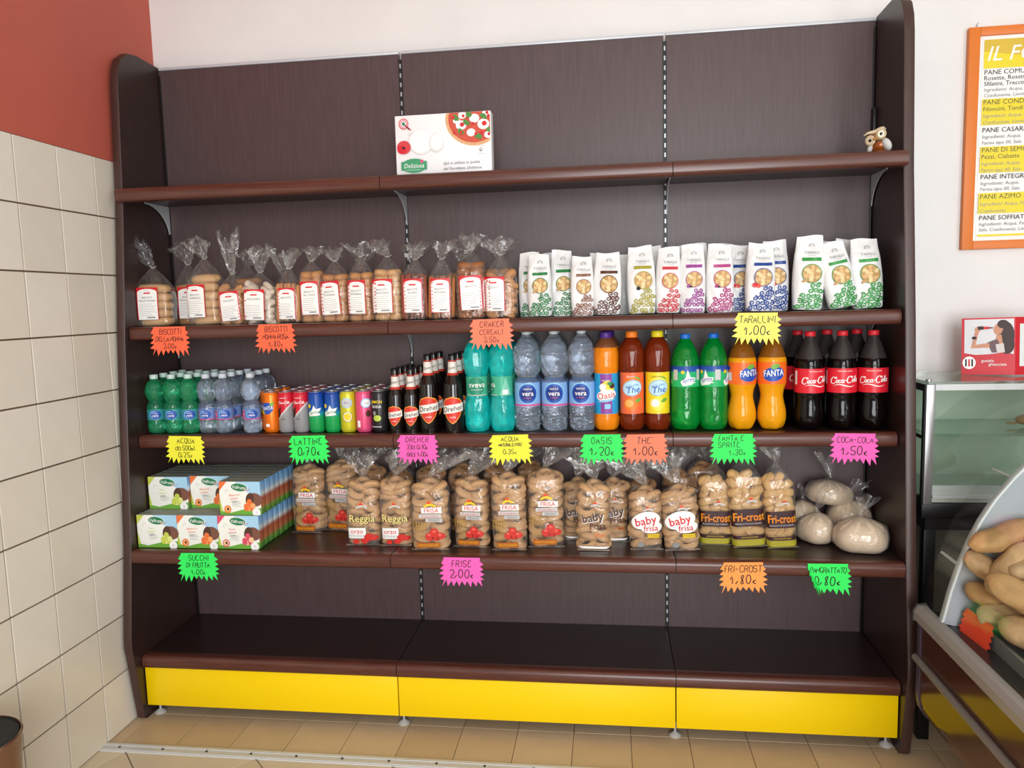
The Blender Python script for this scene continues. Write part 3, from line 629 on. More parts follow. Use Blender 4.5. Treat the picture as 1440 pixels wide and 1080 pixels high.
def A_tea(fruit, fruit2, txt):
    a = Art(); a.text(txt, -.006, .184, .012, BROWN if txt == 'Limone' else WHITE, maxw=.04, shear=.2); a.ell(.018, .176, .012, .007, LGREEN, 12, rot=-.6); a.ell(.0, .152, .034, .030, fruit, 22); a.ell(.0, .146, .035, .027, SKY, 24, rot=.2); a.ell(0, .146, .031, .022, WHITE, 24, rot=.2); a.ell(0, .146, .029, .020, mat('print_pale_sky', 'b4dcef', .4), 24, rot=.2); a.text('San Benedetto', 0, .155, .0085, BLUE, maxw=.045, shear=.25, rot=.2); a.text('The', .001, .140, .030, BLUE, bold=.015, shear=.25, rot=.1); a.ell(-.004, .092, .026, .022, fruit, 20); a.ell(-.010, .094, .014, .013, fruit2, 16); a.ell(.02, .104, .012, .006, LGREEN, 12, rot=.5); return a
tea = mat('tea_amber', 'a03c16', .07, 0, .06, 20, .12, 70, 0, .62, 1.35)
bottle('tea_bottle', 'peach iced tea bottle with orange cap and orange label', 'bottle', oas, tea, (.0195, .022, .314, mat('cap_orange', 'f07d1e', .4)), (.058, .198, mat('peach_label', 'ee6a3a', .35)), A_tea(ORA, mat('print_peach', 'f5b060', .4), 'Pesca'), (1.767, -.205, S2), 0, grp, flute)
bottle('tea_bottle', 'lemon iced tea bottle with yellow cap and yellow label', 'bottle', oas, tea, (.0195, .022, .314, mat('cap_yellow', 'e6d21f', .4)), (.058, .198, mat('lemon_label', 'ecd321', .35)), A_tea(mat('print_lemon', 'f4e04a', .4), WHITE, 'Limone'), (1.853, -.205, S2), 0, grp, flute)
spr = [(.0005, .004), (.030, 0), (.041, .008), (.0465, .03), (.0468, .09), (.0465, .145), (.0462, .22), (.0445, .24), (.034, .275), (.019, .302), (.0155, .310), (.0155, .318)]
a = Art()
for x in (-.085, 0.0, .085):
    a.rect(x - .006, x + .012, .17, .205, LGREY); a.poly([(x + .022, .165), (x + .04, .178), (x + .046, .205), (x + .056, .18), (x + .075, .178), (x + .062, .155), (x + .03, .15)], WHITE); a.text('Sprite', x + .048, .172, .022, BLUE, maxw=.04, bold=.02, shear=.2, rot=.1); a.ell(x + .03, .197, .006, .006, YEL, 12); a.rect(x - .028, x - .012, .16, .163, WHITE); a.rect(x - .028, x - .012, .168, .17, WHITE)
slab = ramp_mat('lime_soda_label', [(.147, '25b368'), (.195, '2ab070'), (.2, '2b5aa6'), (.217, '24489c')])
dim = lambda a, z: 1 + (.018 * math.sin(a * 12) * math.sin(z * 420) if .05 < z < .14 else (.03 * math.cos(5 * a) + crk(a, z, .04) if z < .05 else 0))
src = bottle('soda_bottle', 'green lime soda bottle with blue cap beside the yellow tea', 'bottle', spr, pet_sprite, (.0165, .017, .306, mat('cap_blue', '1f6fd0', .4)), (.147, .217, slab), a, (1.946, -.200, S2), .9, grp, dim, 40)
dup(src, 'green lime soda bottle with blue cap beside the orange soda', (2.039, -.200, S2), (0, 0, .12))
fan = [(.0005, .006), (.026, 0), (.040, .010), (.0462, .035), (.0458, .062), (.040, .09), (.0365, .112), (.040, .135), (.0455, .152), (.0462, .16), (.0462, .225), (.0445, .238), (.034, .272), (.019, .300), (.0155, .308), (.0155, .318)]
def A_f():
    a = Art(); a.ell(0, .187, .036, .024, BLUE, 22, rot=.15); a.ell(.004, .212, .015, .008, LGREEN, 14, rot=.3); a.text('FANTA', 0, .191, .029, WHITE, maxw=.066, bold=.03, rot=.08); a.rect(-.085, -.062, .165, .193, LGREY); a.rect(-.085, -.07, .2, .212, BLUE); a.rect(.055, .085, .166, .169, BROWN); a.rect(.055, .085, .174, .177, BROWN); a.rect(.055, .085, .182, .185, BROWN); return a
pl5 = lambda a, z: 1 - .16 * max(0, 1 - z / .03) * (.5 - .5 * math.cos(5 * a))
src = bottle('soda_bottle', 'orange soda bottle with pinched waist beside the green bottles', 'bottle', fan, liquid('orange_soda', 'f0a312', '8a5418', .242, .12), (.0165, .017, .306, mat('cap_orange_dark', 'e06a1e', .4)), (.153, .226, mat('orange_soda_label', 'f26a1b', .35)), A_f(), (2.132, -.202, S2), .42, grp, pl5, 40)
dup(src, 'orange soda bottle with pinched waist beside the cola bottles', (2.229, -.202, S2), (0, 0, -.05))
cok = [(.0005, .006), (.030, 0), (.042, .010), (.0468, .035), (.047, .06), (.0445, .085), (.0445, .105), (.0465, .122), (.0468, .2), (.046, .212), (.0425, .232), (.032, .262), (.020, .292), (.0155, .308), (.0155, .318)]
cola = liquid('cola_dark', '0c0605', '3a3534', .235, .15, .06)
def A_k():
    a = Art(); cola_script(a, .002, .164, .096, WHITE, .06); a.stroke([(-.036 + .07 * t / 10, .146 + .004 * math.sin(t * .62) + .002 * t / 10) for t in range(11)], [.0005 + .003 * math.sin(PI * t / 10) for t in range(11)], WHITE); a.text('ORIGINAL TASTE', 0, .194, .006, WHITE, maxw=.05); a.rect(-.075, -.064, .15, .195, WHITE); a.rect(.075, .1, .15, .153, WHITE); return a
src = None
kx = [(2.348, -.208), (2.450, -.208), (2.547, -.208)]; xi = [.22, -.05, -.22]
for c in range(3):
    for r in range(2):
        if c == 0 and r == 1: p = (2.333, -.105, S2)
        else: p = (kx[c][0] - .02 * r, kx[c][1] + r * .103, S2)
        lb = 'cola bottle with red cap and red label, %s from the left, %s' % (ORD[c], ('front row', 'back row')[r])
        if src is None: src = bottle('soda_bottle', lb, 'bottle', cok, cola, (.0168, .016, .307, mat('cap_red', 'd3222f', .4)), (.123, .203, mat('cola_label_red', 'd81f30', .35)), A_k(), p, xi[c], 'cola bottles', pl5, 40)
        else: dup(src, lb, p, (0, 0, xi[c]))

# ================================================================== BAGS
film = film_mat('cellophane', .055, .6, haze=.22, scale=30, rough=.09)
film2 = film_mat('cellophane_thick', .075, .62, haze=.25, scale=26, rough=.1)
def bisc(name, c): return mat(name, c, .7, 0, .22, 45, .35, 120)
BM = {'pale': bisc('biscuit_pale', 'd6a873'), 'tan': bisc('biscuit_tan', 'c58c57'), 'brown': bisc('biscuit_brown', 'a5683a'), 'dark': bisc('biscuit_dark', '8a4a34'), 'white': bisc('biscuit_white', 'dccbb8'), 'fris': bisc('rusk_tan', 'cfa474'), 'frisd': bisc('rusk_brown', 'b98858'), 'cru': bisc('crust_tan', 'd8ad70')}
def unit_pad():
    P = [(math.sin(t) ** .55 if t else .001, -math.cos(t) * .5) for t in [PI * k / 8 for k in range(1, 8)]]
    return [(.55, -.5)] + P + [(.55, .5)]
def pad_mesh(m): return MB().lathe([(.5 * r, z) for r, z in [(.3, -.46), (.75, -.44), (.93, -.3), (1, 0), (.93, .3), (.75, .44), (.3, .5)]], 14).mesh('biscuit', m, 60)
def ring_mesh(m):
    mb = MB(); rs = []
    for i in range(14):
        a = 2 * PI * i / 14; rs.append([((.33 + .17 * math.cos(b)) * math.cos(a), (.33 + .17 * math.cos(b)) * math.sin(a), .5 * math.sin(b) * (1 if math.sin(b) > 0 else .8)) for b in [2 * PI * k / 7 for k in range(7)]])
    rs.append(rs[0]); return mb.rings(rs, False, False).mesh('rusk', m, 60)
PAD = {k: pad_mesh(m) for k, m in BM.items()}; RING = {k: ring_mesh(BM[k]) for k in ('fris', 'frisd')}
def stick_mesh(m): return MB().box(-.5, .5, -.5, .5, -.5, .5, bev=.16).mesh('biscuit', m, 60)
STK = {k: stick_mesh(BM[k]) for k in ('dark', 'brown', 'tan')}
def sup(a, b, n, th):
    c, s = math.cos(th), math.sin(th); return (a * math.copysign(abs(c) ** (2 / n), c), b * math.copysign(abs(s) ** (2 / n), s))
class Bag:
    """cellophane bag: block body, gathered neck and flared crumpled top"""
    def __init__(s, w, d, hc, neck, top, lean=0, seed=0, fw=None, bulge=1.0, n=4.5, leany=0):
        s.w, s.d, s.hc, s.neck, s.top, s.lean, s.seed, s.n, s.leany = w, d, hc, neck, top, lean, seed, n, leany; s.fw = fw or w * .36; s.bulge = bulge
    def ab(s, z):
        a, b = s.w / 2, s.d / 2
        if z <= s.hc * .9:
            t = z / (s.hc * .9); k = .96 + .05 * math.sin(PI * t) * s.bulge; return a * k, b * k
        if z <= s.neck:
            t = (z - s.hc * .9) / (s.neck - s.hc * .9); q = (1 - t ** 1.25) ** 1.05; return .006 + (a * .96 - .006) * q, .006 + (b * .96 - .006) * q
        t = (z - s.neck) / (s.top - s.neck); return .006 + (s.fw - .006) * t ** .75, .005 + (s.fw * .38) * t ** .8
    def front(s, x, z, o):
        z = max(.001, z); a, b = s.ab(z); q = min(.985, abs(x) / a); return (x, -b * (1 - q ** s.n) ** (1 / s.n) - o - .0012, z)
    def film(s, m):
        rng = random.Random(s.seed); ph = [rng.uniform(0, 6.28) for _ in range(6)]; zs = [0, .004] + [s.hc * .9 * k / 7 for k in range(1, 8)] + [s.hc * .9 + (s.neck - s.hc * .9) * k / 6 for k in range(1, 7)] + [s.neck + (s.top - s.neck) * k / 7 for k in range(1, 8)]
        N = 36; rs = []
        for z in zs:
            a, b = s.ab(z)
            if z == 0: a *= .93; b *= .9
            up = max(0, (z - s.neck) / (s.top - s.neck)); sh = max(0, min(1, (z - s.hc * .9) / (s.neck - s.hc * .9))); ring = []
            for j in range(N):
                th = 2 * PI * j / N; n = s.n + (2.2 - s.n) * sh; x, y = sup(a, b, n, th)
                k = 1 + .02 * math.sin(3 * th + ph[0] + z * 60) + (.10 * sh * math.sin(9 * th + ph[1])) * (1 - up) + up * .35 * math.sin(5 * th + ph[2] + 3 * up) + up * .22 * math.sin(11 * th + ph[3])
                zz = z + (up * .16 * (s.top - s.neck) * math.sin(2 * th + ph[4]) + up * .1 * (s.top - s.neck) * math.sin(7 * th + ph[5])); 
                jt = up ** .7 * .0045 + sh * .0012
                ring.append((x * k + s.lean * (z - s.neck) / (s.top - s.neck) * (up > 0) + rng.uniform(-jt, jt), y * k + s.leany * up + rng.uniform(-jt, jt), zz + rng.uniform(-jt, jt)))
            rs.append(ring)
        return MB().rings(rs, True, False).mesh('film', m, 32)
def small_lines(a, x0, x1, z0, z1, n, m=GREY, h=.0009):
    for k in range(n):
        z = z1 - (z1 - z0) * k / max(1, n - 1); a.rect(x0, x1 - random.uniform(0, (x1 - x0) * .3), z - h / 2, z + h / 2, m, 2, 1); a.n -= 1
    a.n += 1
def fill(t, kind, w, d, hc, rng, col):
    """biscuits inside a bag, each its own piece"""
    if kind == 'pads':
        n = max(4, round(hc / .030)); th = hc / n
        for k in range(n):
            O('biscuit', PAD[col], t, (rng.uniform(-.004, .004), rng.uniform(-.003, .003), th * (k + .5)), (rng.uniform(-.05, .05), rng.uniform(-.07, .07), rng.uniform(-.08, .08)), (w * .93, d * .9, th * 1.12))
    elif kind == 'pads2':
        n = max(6, round(hc / .021)); th = hc / n
        for k in range(n):
            wd = w * (.94 if k < n - 1 else .85)
            O('biscuit', PAD[col], t, (-w * .2 + rng.uniform(-.003, .003), 0, th * (k + .5)), (rng.uniform(-.05, .05), rng.uniform(.05, .2), 0), (w * .56, d * .95, th * 1.25))
            O('biscuit', PAD[col], t, (w * .22 + rng.uniform(-.003, .003), 0, th * (k + .5)), (rng.uniform(-.05, .05), rng.uniform(-.25, -.05), 0), (w * .52, d * .95, th * 1.25))
    elif kind == 'sticks':
        n = max(5, int(w / .013))
        for k in range(n):
            for j in range(2):
                O('biscuit', STK[col], t, (-w / 2 + w * (k + .5) / n * 1.0, -d * .24 + d * .48 * j, hc * .5 + rng.uniform(-.004, .004)), (rng.uniform(-.04, .04), rng.uniform(-.06, .06), rng.uniform(-.1, .1)), (w / n * .95, d * .44, hc * rng.uniform(.86, .97)))
    elif kind == 'chunks':
        n = 34
        for k in range(n):
            z = hc * (.06 + .88 * (k // 4) / (n // 4)); s = rng.uniform(.9, 1.25); q = k % 4
            x = (-.3, .3, -.3, .3)[q] * w * rng.uniform(.75, 1.15); y = (-.2, -.2, .2, .2)[q] * d
            O('biscuit', PAD[col], t, (x * .95, y, z), (rng.uniform(-.5, .5), rng.uniform(-.8, .8), rng.uniform(-.4, .4)), (w * .42 * s, d * .34 * s, .021 * s))
    elif kind == 'rings':
        n = max(7, round(hc / .024)); th = hc * .95 / n
        for k in range(n):
            for sd in (-1, 1):
                O('rusk', RING[col], t, (sd * w * .215 + rng.uniform(-.003, .003), rng.uniform(-.004, .004), -.002 + th * (k + .5)), (rng.uniform(-.12, .12), sd * rng.uniform(.3, .62), rng.uniform(0, 6)), (w * .6, d * .92, .030))
        O('rusk', RING[col], t, (0, 0, hc * .93), (.5, rng.uniform(-.3, .3), 0), (w * .6, d * .8, .03))
    elif kind == 'knots':
        n = 26
        for k in range(n):
            z = hc * (.07 + .86 * (k // 3) / (n // 3)); q = k % 3
            O('rusk', PAD['cru'], t, ((-.3, .02, .3)[q] * w * rng.uniform(.85, 1.1), rng.uniform(-.2, .02) * d, z), (rng.uniform(-.7, .7), rng.uniform(-1.2, 1.2), rng.uniform(-.6, .6)), (w * .5, .036, .030))
def biscuit_label(title, cx, z0, z1, lw, tilt, redside=False):
    a = Art(); c, s = math.cos(tilt), math.sin(tilt); h = z1 - z0
    a.rect(cx - lw / 2 - .003, cx + lw / 2 + .003, z0 - (.0015 if redside else 0), z1 + .004, RED, 6, 6)
    top = [(cx - lw / 2, z0), (cx + lw / 2, z0), (cx + lw / 2, z1 - h * .12)] + [(cx + lw / 2 * math.cos(t * PI / 8), z1 - h * .12 + h * .11 * math.sin(t * PI / 8)) for t in range(1, 8)] + [(cx - lw / 2, z1 - h * .12)]
    a.poly(top, WHITE); a.rect(cx - .012, cx + .012, z1 - h * .17, z1 - h * .125, RED, 2, 1); a.stroke([(cx - .008, z1 - h * .09), (cx, z1 - h * .045), (cx + .008, z1 - h * .09)], .0009, GREY)
    for k, ln in enumerate(title): a.text(ln, cx, z1 - h * (.29 + .1 * k), .0088, INK, maxw=lw * .86)
    small_lines(a, cx - lw * .42, cx + lw * .42, z0 + h * .13, z1 - h * .5, 7); a.rect(cx - lw * .05, cx + lw * .36, z0 + h * .05, z0 + h * .09, GREY, 2, 1)
    zc = (z0 + z1) / 2
    for i, (vs, fs, m, l) in enumerate(a.p): a.p[i] = ([(cx + c * (x - cx) - s * (z - zc), zc + s * (x - cx) + c * (z - zc)) for x, z in vs], fs, m, l)
    return a
S3 = SZ[3] + .0006
DN, NR = ['BISCOTTI', 'DELLA NONNA'], ['BISCOTTI', 'NONNA ROSA']
# x, w, content height, neck, top, lean, kind, colour, label x, tilt, title, y, description
BB = [(.040, .138, .152, .212, .31, -.075, 'pads', 'pale', -.006, 0, DN, -.205, 'cellophane bag of five pale round biscuits at the left end of the shelf'),
      (.124, .110, .152, .225, .30, -.015, 'pads', 'tan', .016, 0, DN, -.112, 'cellophane bag of tan biscuits, second from the left end, half covered'),
      (.247, .120, .180, .238, .305, -.03, 'pads', 'pale', -.018, 0, ['BISCOTTI', 'CASERECCI'], -.215, 'cellophane bag of thick pale biscuits, third from the left, topped by a wide oval one'),
      (.350, .096, .135, .180, .315, -.012, 'chunks', 'tan', .002, .06, ['DOLCETTI'], -.215, 'small cellophane bag with tall twisted top, fourth from the left'),
      (.455, .114, .140, .182, .262, .005, 'chunks', 'white', -.010, -.03, ['DOLCI MISTI'], -.215, 'cellophane bag of whitish biscuits, fifth from the left'),
      (.560, .086, .143, .193, .25, .01, 'sticks', 'tan', -.004, 0, ['BISCOTTI'], -.205, 'narrow cellophane bag of biscuit sticks beside the whitish biscuits'),
      (.645, .088, .178, .217, .262, .015, 'pads2', 'tan', 0, .02, ['BISCOTTI', 'ALL UOVO'], -.205, 'cellophane bag of tan stacked biscuits, seventh from the left'),
      (.734, .100, .165, .214, .255, -.01, 'pads2', 'tan', -.008, .06, ['BISCOTTI', 'INTEGRALI'], -.21, 'cellophane bag of tan stacked biscuits with tilted label, eighth from the left'),
      (.828, .090, .168, .226, .268, -.025, 'pads2', 'tan', -.008, 0, ['BISCOTTI', 'INTEGRALI'], -.21, 'cellophane bag of tan stacked biscuits, ninth from the left'),
      (.925, .106, .176, .222, .272, -.04, 'pads2', 'pale', -.014, 0, ['BISCOTTI', 'CROCCANTI'], -.21, 'cellophane bag of pale stacked biscuits, tenth from the left, below the panel joint'),
      (1.024, .092, .163, .21, .262, .01, 'sticks', 'dark', -.004, 0, ['BISCOTTI', 'AL RISO'], -.21, 'cellophane bag of dark reddish biscuit sticks'),
      (1.118, .092, .156, .208, .264, .01, 'sticks', 'brown', -.004, 0, ['BISCOTTI', 'INTEGRALI'], -.21, 'cellophane bag of brown biscuit sticks with a red framed label'),
      (1.221, .104, .192, .236, .283, .002, 'pads2', 'brown', .002, .04, ['BISCOTTI'], -.21, 'tallest cellophane bag of brown biscuits with tilted label'),
      (1.325, .112, .152, .215, .264, -.035, 'chunks', 'tan', -.024, 0, ['BISCOTTI'], -.21, 'cellophane bag of flaky crackers next to the white pouches')]
for i, (x, w_, hc, nk, tp, ln, kd, co, lx, tl, ti, y, lb) in enumerate(BB):
    d = min(.088, w_ * .8); t = thing('biscuit_bag', lb, 'bag', (x, y + .01, S3), (0, 0, random.uniform(-.06, .1)), 'biscuit bags on the upper shelf')
    B = Bag(w_, d, hc, nk, tp, ln, 100 + i); O('film', B.film(film), t)
    O('tie', MB().lathe([(.0062, -.002), (.0085, 0), (.0062, .002)], 12).tube([(.006, 0, 0), (.016, -.004, .006)], .0012, 5).mesh('tie', mat('tie_wire', 'c8c6c2', .35, .4)), t, (0, 0, nk))
    fill(t, kd, w_, d, hc, random.Random(i), co)
    h0 = hc * (.16 if hc > .15 else .1); lw = min(.072, w_ * .68); a = biscuit_label(ti, lx, h0, h0 + min(.112, hc * .74), lw, tl, i == 11)
    O('label', a.mesh('label', B.front, .001, .009), t)
for i, (x, y, hc, tp, ln, lb) in enumerate([(.352, -.09, .165, .27, .02, 'behind the bag with the tall twisted top'), (.49, -.09, .13, .26, .0, 'behind the whitish biscuits'), (.79, -.085, .16, .262, .02, 'behind the eighth and ninth bags'), (.985, -.09, .16, .262, .02, 'behind the dark reddish biscuit sticks'), (1.165, -.09, .16, .268, .02, 'behind the tallest brown biscuit bag'), (1.30, -.09, .17, .275, .03, 'behind the flaky cracker bag')]):
    t = thing('biscuit_bag', 'cellophane bag with crumpled top, %s' % lb, 'bag', (x, y, S3), (0, 0, 0), 'biscuit bags on the upper shelf')
    B = Bag(.1, .075, hc, hc + .045, tp, ln, 150 + i, fw=.045); O('film', B.film(film), t); fill(t, 'pads2', .1, .075, hc, random.Random(50 + i), 'tan')

# --- white taralli pouches
pouch_m = mat('pouch_white', 'e6e7e6', .32, var=.02, nscale=20, bump=.55, bscale=38)
class Pouch:
    def __init__(s, w, d, h, seed): s.w, s.d, s.h, s.seed, s.n = w, d, h, seed, 3.2
    def ab(s, z):
        t = z / s.h; a = s.w / 2 * (.93 + .09 * math.sin(PI * min(1, t * 1.2)) - .10 * max(0, t - .75) / .25); 
        b = s.d / 2 * (1 if t < .45 else max(.05, 1 - ((t - .45) / .5) ** 1.5)); return a, b
    def nz(s, x, z): return .008 * noise.noise(Vector((x * 26, z * 22, s.seed * 3.7))) + .0035 * noise.noise(Vector((x * 60, z * 55, s.seed)))
    def front(s, x, z, o):
        z = min(z, s.h); a, b = s.ab(z); q = min(.985, abs(x) / a); return (x, -b * (1 - q ** s.n) ** (1 / s.n) - o - .001 + s.nz(x, z) * (1 - q ** 6) , z)
    def body(s):
        zs = [0, .004] + [s.h * k / 20 for k in range(1, 21)]; rs = []
        for z in zs:
            a, b = s.ab(z); 
            if z == 0: a *= .95; b *= .92
            ring = []
            for j in range(48):
                th = 2 * PI * j / 48; x, y = sup(a, b, s.n, th); q = min(1, abs(x) / a); ring.append((x, y + s.nz(x, z) * (1 - q ** 6), z + (.003 * math.sin(x * 60 + s.seed) if z >= s.h * .99 else 0)))
            rs.append(ring)
        return MB().rings(rs, True, True).mesh('pouch', pouch_m, 60)
def swirl(a, cx, cz, r, m, dirn=1, wd=.0022, a0=0):
    a.stroke([(cx + r * (1 - t / 13 * .86) * math.cos(a0 + dirn * t * .62), cz + r * (1 - t / 13 * .86) * math.sin(a0 + dirn * t * .62)) for t in range(14)], [wd * (1 - .4 * t / 13) for t in range(14)], m); a.n -= 1
dough = mat('print_dough', 'ecd09c', .5, var=.15, nscale=200); dough2 = mat('print_dough_shadow', 'c09a64', .5)
def pouch_art(w, h, m, seed, extra=None, dark=False):
    rng = random.Random(seed); a = Art(); cx = w * .06
    for dx in (-.006, 0, .006): a.stroke([(cx + dx - .002, h * .85), (cx + dx * .6, h * .87), (cx + dx * 1.4, h * .888)], .0007, GREY); a.n -= 1
    for k in range(5): a.ell(cx + .008 * math.cos(k * PI / 4), h * .865 + .007 * math.sin(k * PI / 4), .0022, .0016, GREY, 8, 1); a.n -= 1
    a.n += 2; a.text('TARALLI', cx, h * .775, .012, GREY, maxw=w * .55); a.text('PUGLIESI', cx, h * .735, .0062, LGREY if not dark else GREY, maxw=w * .45)
    a.rect(cx - w * .31, cx + w * .31, h * .66, h * .705, m, 6, 1)
    cz, r = h * .49, w * .30
    # curls in the lower part
    if not dark or True:
        lev = 5
        for k in range(lev):
            for j in range(6):
                x = -w * .36 + w * .165 * j + (w * .08 if k % 2 else 0); z = h * (.05 + .070 * k)
                if x > w * .43 or z > h * (.12 + .36 * (x + w * .4) / (w * .8)): continue
                swirl(a, x, z, w * .094, m, -1 if (k + j) % 2 else 1, w * .052, rng.uniform(0, 6))
        a.n += 1
    a.ell(cx, cz, r * 1.08, r * 1.08, m, 26, 3); a.ell(cx, cz, r, r, dough2, 26, 3); a.n += 1
    for k in range(11):
        q = r * (.0 if k == 0 else (.42 if k < 5 else .74)); an = k * 1.05 + .4; rr = r * .27; x, z = cx + q * math.cos(an), cz + q * math.sin(an)
        a.ell(x, z, rr, rr * .74, TAN if k % 2 else dough, 12, 1, rot=rng.uniform(0, 3)); 
        if k % 3 == 0: a.ell(x, z, rr * .25, rr * .18, dough2, 8, 1)
    if extra == 'tomato': a.ell(cx - r * .95, cz - r * .9, r * .3, r * .28, RED, 14); a.ell(cx - r * .5, cz - r * .98, r * .27, r * .25, mat('print_tomato', 'd8402a', .4), 14)
    elif extra == 'olive': a.ell(cx - r * .6, cz - r * .92, r * .24, r * .24, INK, 12)
    elif extra == 'onion': a.ell(cx - r * .7, cz - r * .85, r * .28, r * .2, m, 12, rot=.6); a.ell(cx - r * .45, cz - r * .95, r * .2, r * .12, INK, 12)
    elif extra == 'nut': a.ell(cx - r * .75, cz - r * .8, r * .34, r * .17, dough2, 12, rot=.5)
    return a
PK = {'green': mat('pouch_green', '1e7a3c', .4), 'brown': mat('pouch_brown', '8a5a44', .4), 'dbrown': mat('pouch_dark_brown', '5a2f22', .4), 'olive': mat('pouch_olive', 'a39a2e', .4), 'red': mat('pouch_red', 'c8323c', .4), 'purple': mat('pouch_purple', '9a3f93', .4), 'magenta': mat('pouch_magenta', 'b03a7c', .4), 'blue': mat('pouch_blue', '23448f', .4), 'lgreen': mat('pouch_bright_green', '2f9440', .4)}
TP_ = [(1.421, -.165, .080, .222, 'green', 0, 'nut', 'white pouch with green print, first pouch after the crackers'), (1.462, -.232, .082, .208, 'green', -.02, 'nut', 'white pouch with green print standing in front of its two neighbours'), (1.533, -.175, .080, .226, 'green', 0, 'nut', 'white pouch with green print, third pouch from the crackers'),
       (1.604, -.225, .078, .20, 'brown', .0, None, 'white pouch with pale brown print and white rings'), (1.687, -.225, .092, .207, 'dbrown', .02, None, 'white pouch with dark brown stripe and nut picture'),
       (1.803, -.215, .094, .225, 'olive', -.02, 'olive', 'white pouch with olive yellow print'), (1.889, -.215, .082, .218, 'red', .02, None, 'white pouch with red print'), (1.970, -.215, .084, .227, 'purple', .0, 'onion', 'white pouch with purple print'), (2.058, -.215, .089, .225, 'magenta', .0, 'onion', 'white pouch with magenta print'),
       (2.128, -.155, .080, .224, 'blue', 0, 'tomato', 'white pouch with blue print, left and half hidden'), (2.181, -.24, .092, .221, 'blue', .02, 'tomato', 'white pouch with blue print standing foremost'), (2.243, -.17, .090, .234, 'blue', .0, 'tomato', 'white pouch with blue print, right and partly behind'),
       (2.337, -.215, .096, .239, 'lgreen', .03, 'nut', 'tall white pouch with bright green print beside the blue ones'), (2.437, -.222, .094, .212, 'lgreen', -.20, 'nut', 'white pouch with bright green print leaning to the left'), (2.529, -.205, .098, .225, 'lgreen', -.06, 'nut', 'white pouch with bright green print at the right end of the shelf')]
for i, (x, y, w_, h, col, tilt, ex, lb) in enumerate(TP_):
    t = thing('taralli_pouch', lb, 'pouch', (x - (0 if abs(tilt) < .1 else -.012), y + .012, S3 + (.009 if abs(tilt) > .1 else .0025 if tilt else 0)), (random.uniform(-.03, .01), tilt, random.uniform(-.08, .08)), 'taralli pouches')
    P = Pouch(w_, .058, h, i + 1); O('pouch', P.body(), t); O('print', pouch_art(w_, h, PK[col], i, ex).mesh('print', P.front, .0006, .006), t)
for i, (x, h, lb) in enumerate([(1.50, .222, 'behind the green pouches'), (1.655, .215, 'behind the brown pouches'), (1.735, .212, 'behind the dark brown striped pouch'), (1.835, .236, 'behind the olive pouch'), (1.925, .232, 'behind the red pouch'), (2.005, .238, 'behind the purple pouch'), (2.09, .234, 'behind the magenta pouch'), (2.405, .234, 'behind the leaning green pouch'), (2.49, .236, 'between the two rightmost green pouches')]):
    t = thing('taralli_pouch', 'white pouch of which only the top shows, %s' % lb, 'pouch', (x, -.072, S3), (0, random.uniform(-.04, .04), random.uniform(-.1, .1)), 'taralli pouches')
    P = Pouch(.084, .05, h, 40 + i); O('pouch', P.body(), t)

# ================================================================== LOWER SHELF
S1 = SZ[1] + .0006
# --- fruit juice cartons
JW, JH, JD = .1525, .119, .040
side = ramp_mat('carton_print_side', [(-.001, '4c8a3a'), (.02, '6a9a45'), (.03, 'b9704c'), (.06, 'a8563c'), (.075, 'c9d6d8'), (.09, '86b4dc'), (.12, '5f9cd0')])
topm = mat('carton_top', '8d9183', .5, var=.2, nscale=25)
def juice_art(fr, fr2, tx, half_):
    a = Art(); w, h = JW / 2, JH
    a.rect(-w, w, 0, h, mat('carton_white', 'eef0e8', .35), 1, 1); a.poly([(-w * .2, h), (w, h), (w, h * .55), (w * .3, h * .7)], mat('carton_sky', 'a6d2ec', .35)); a.poly([(-w, h), (-w, h * .72), (-w * .62, h)], fr); a.poly([(-w, 0), (w, 0), (w, h * .2), (w * .2, h * .17), (-w * .5, h * .06), (-w, h * .12)], LGREEN); a.poly([(-w, h * .1), (-w, h * .5), (-w * .86, h * .1)], LIMEP)
    a.ell(-w * .02, h * .83, w * .42, h * .13, WHITE, 22, rot=-.12); a.ell(-w * .02, h * .83, w * .39, h * .115, mat('logo_green', '1c7a4c', .35), 22, rot=-.12); a.text('Valfrutta', -w * .02, h * .83, .0165, WHITE, maxw=w * .68, bold=.015, rot=-.1); a.stroke([(w * .2, h * .74), (w * .36, h * .75), (w * .5, h * .78)], .0015, RED)
    a.stroke([(-w * .62 + .006 * math.cos(k * .7), h * .7 + .007 * math.sin(k * .7)) for k in range(7)], .0008, GREY)
    for k, s in enumerate(tx): a.text(s, -w * .28, h * (.6 - .1 * k), .0105, fr if k < 2 else GREY, maxw=w * .7, rot=.1)
    small_lines(a, -w * .4, w * .05, h * .27, h * .4, 4)
    bk = mat('basket_brown', '7a5040', .5, var=.3, nscale=400); a.ell(w * .72, h * .46, w * .36, h * .2, bk, 20, rot=-.35); a.ell(w * .48, h * .47, w * .2, h * .2, mat('basket_dark', '53352a', .5), 18, rot=-.2)
    for k, (dx, dz) in enumerate([(.42, .2), (.58, .2), (.3, .2), (.36, .3), (.52, .31), (.46, .4), (.62, .28), (.3, .26)]): a.ell(w * dx, h * dz, w * .125, h * .085, fr if k % 3 else fr2, 12, 1)
    if half_: a.ell(-w * .62, h * .17, w * .17, h * .12, fr, 16); a.ell(-w * .62, h * .175, w * .13, h * .09, fr2, 16); a.ell(-w * .6, h * .18, w * .05, h * .045, BROWN, 12)
    a.ell(w * .78, h * .08, w * .2, h * .13, WHITE, 18) ; a.text('3', w * .78, h * .09, .012, GREY)
    return a
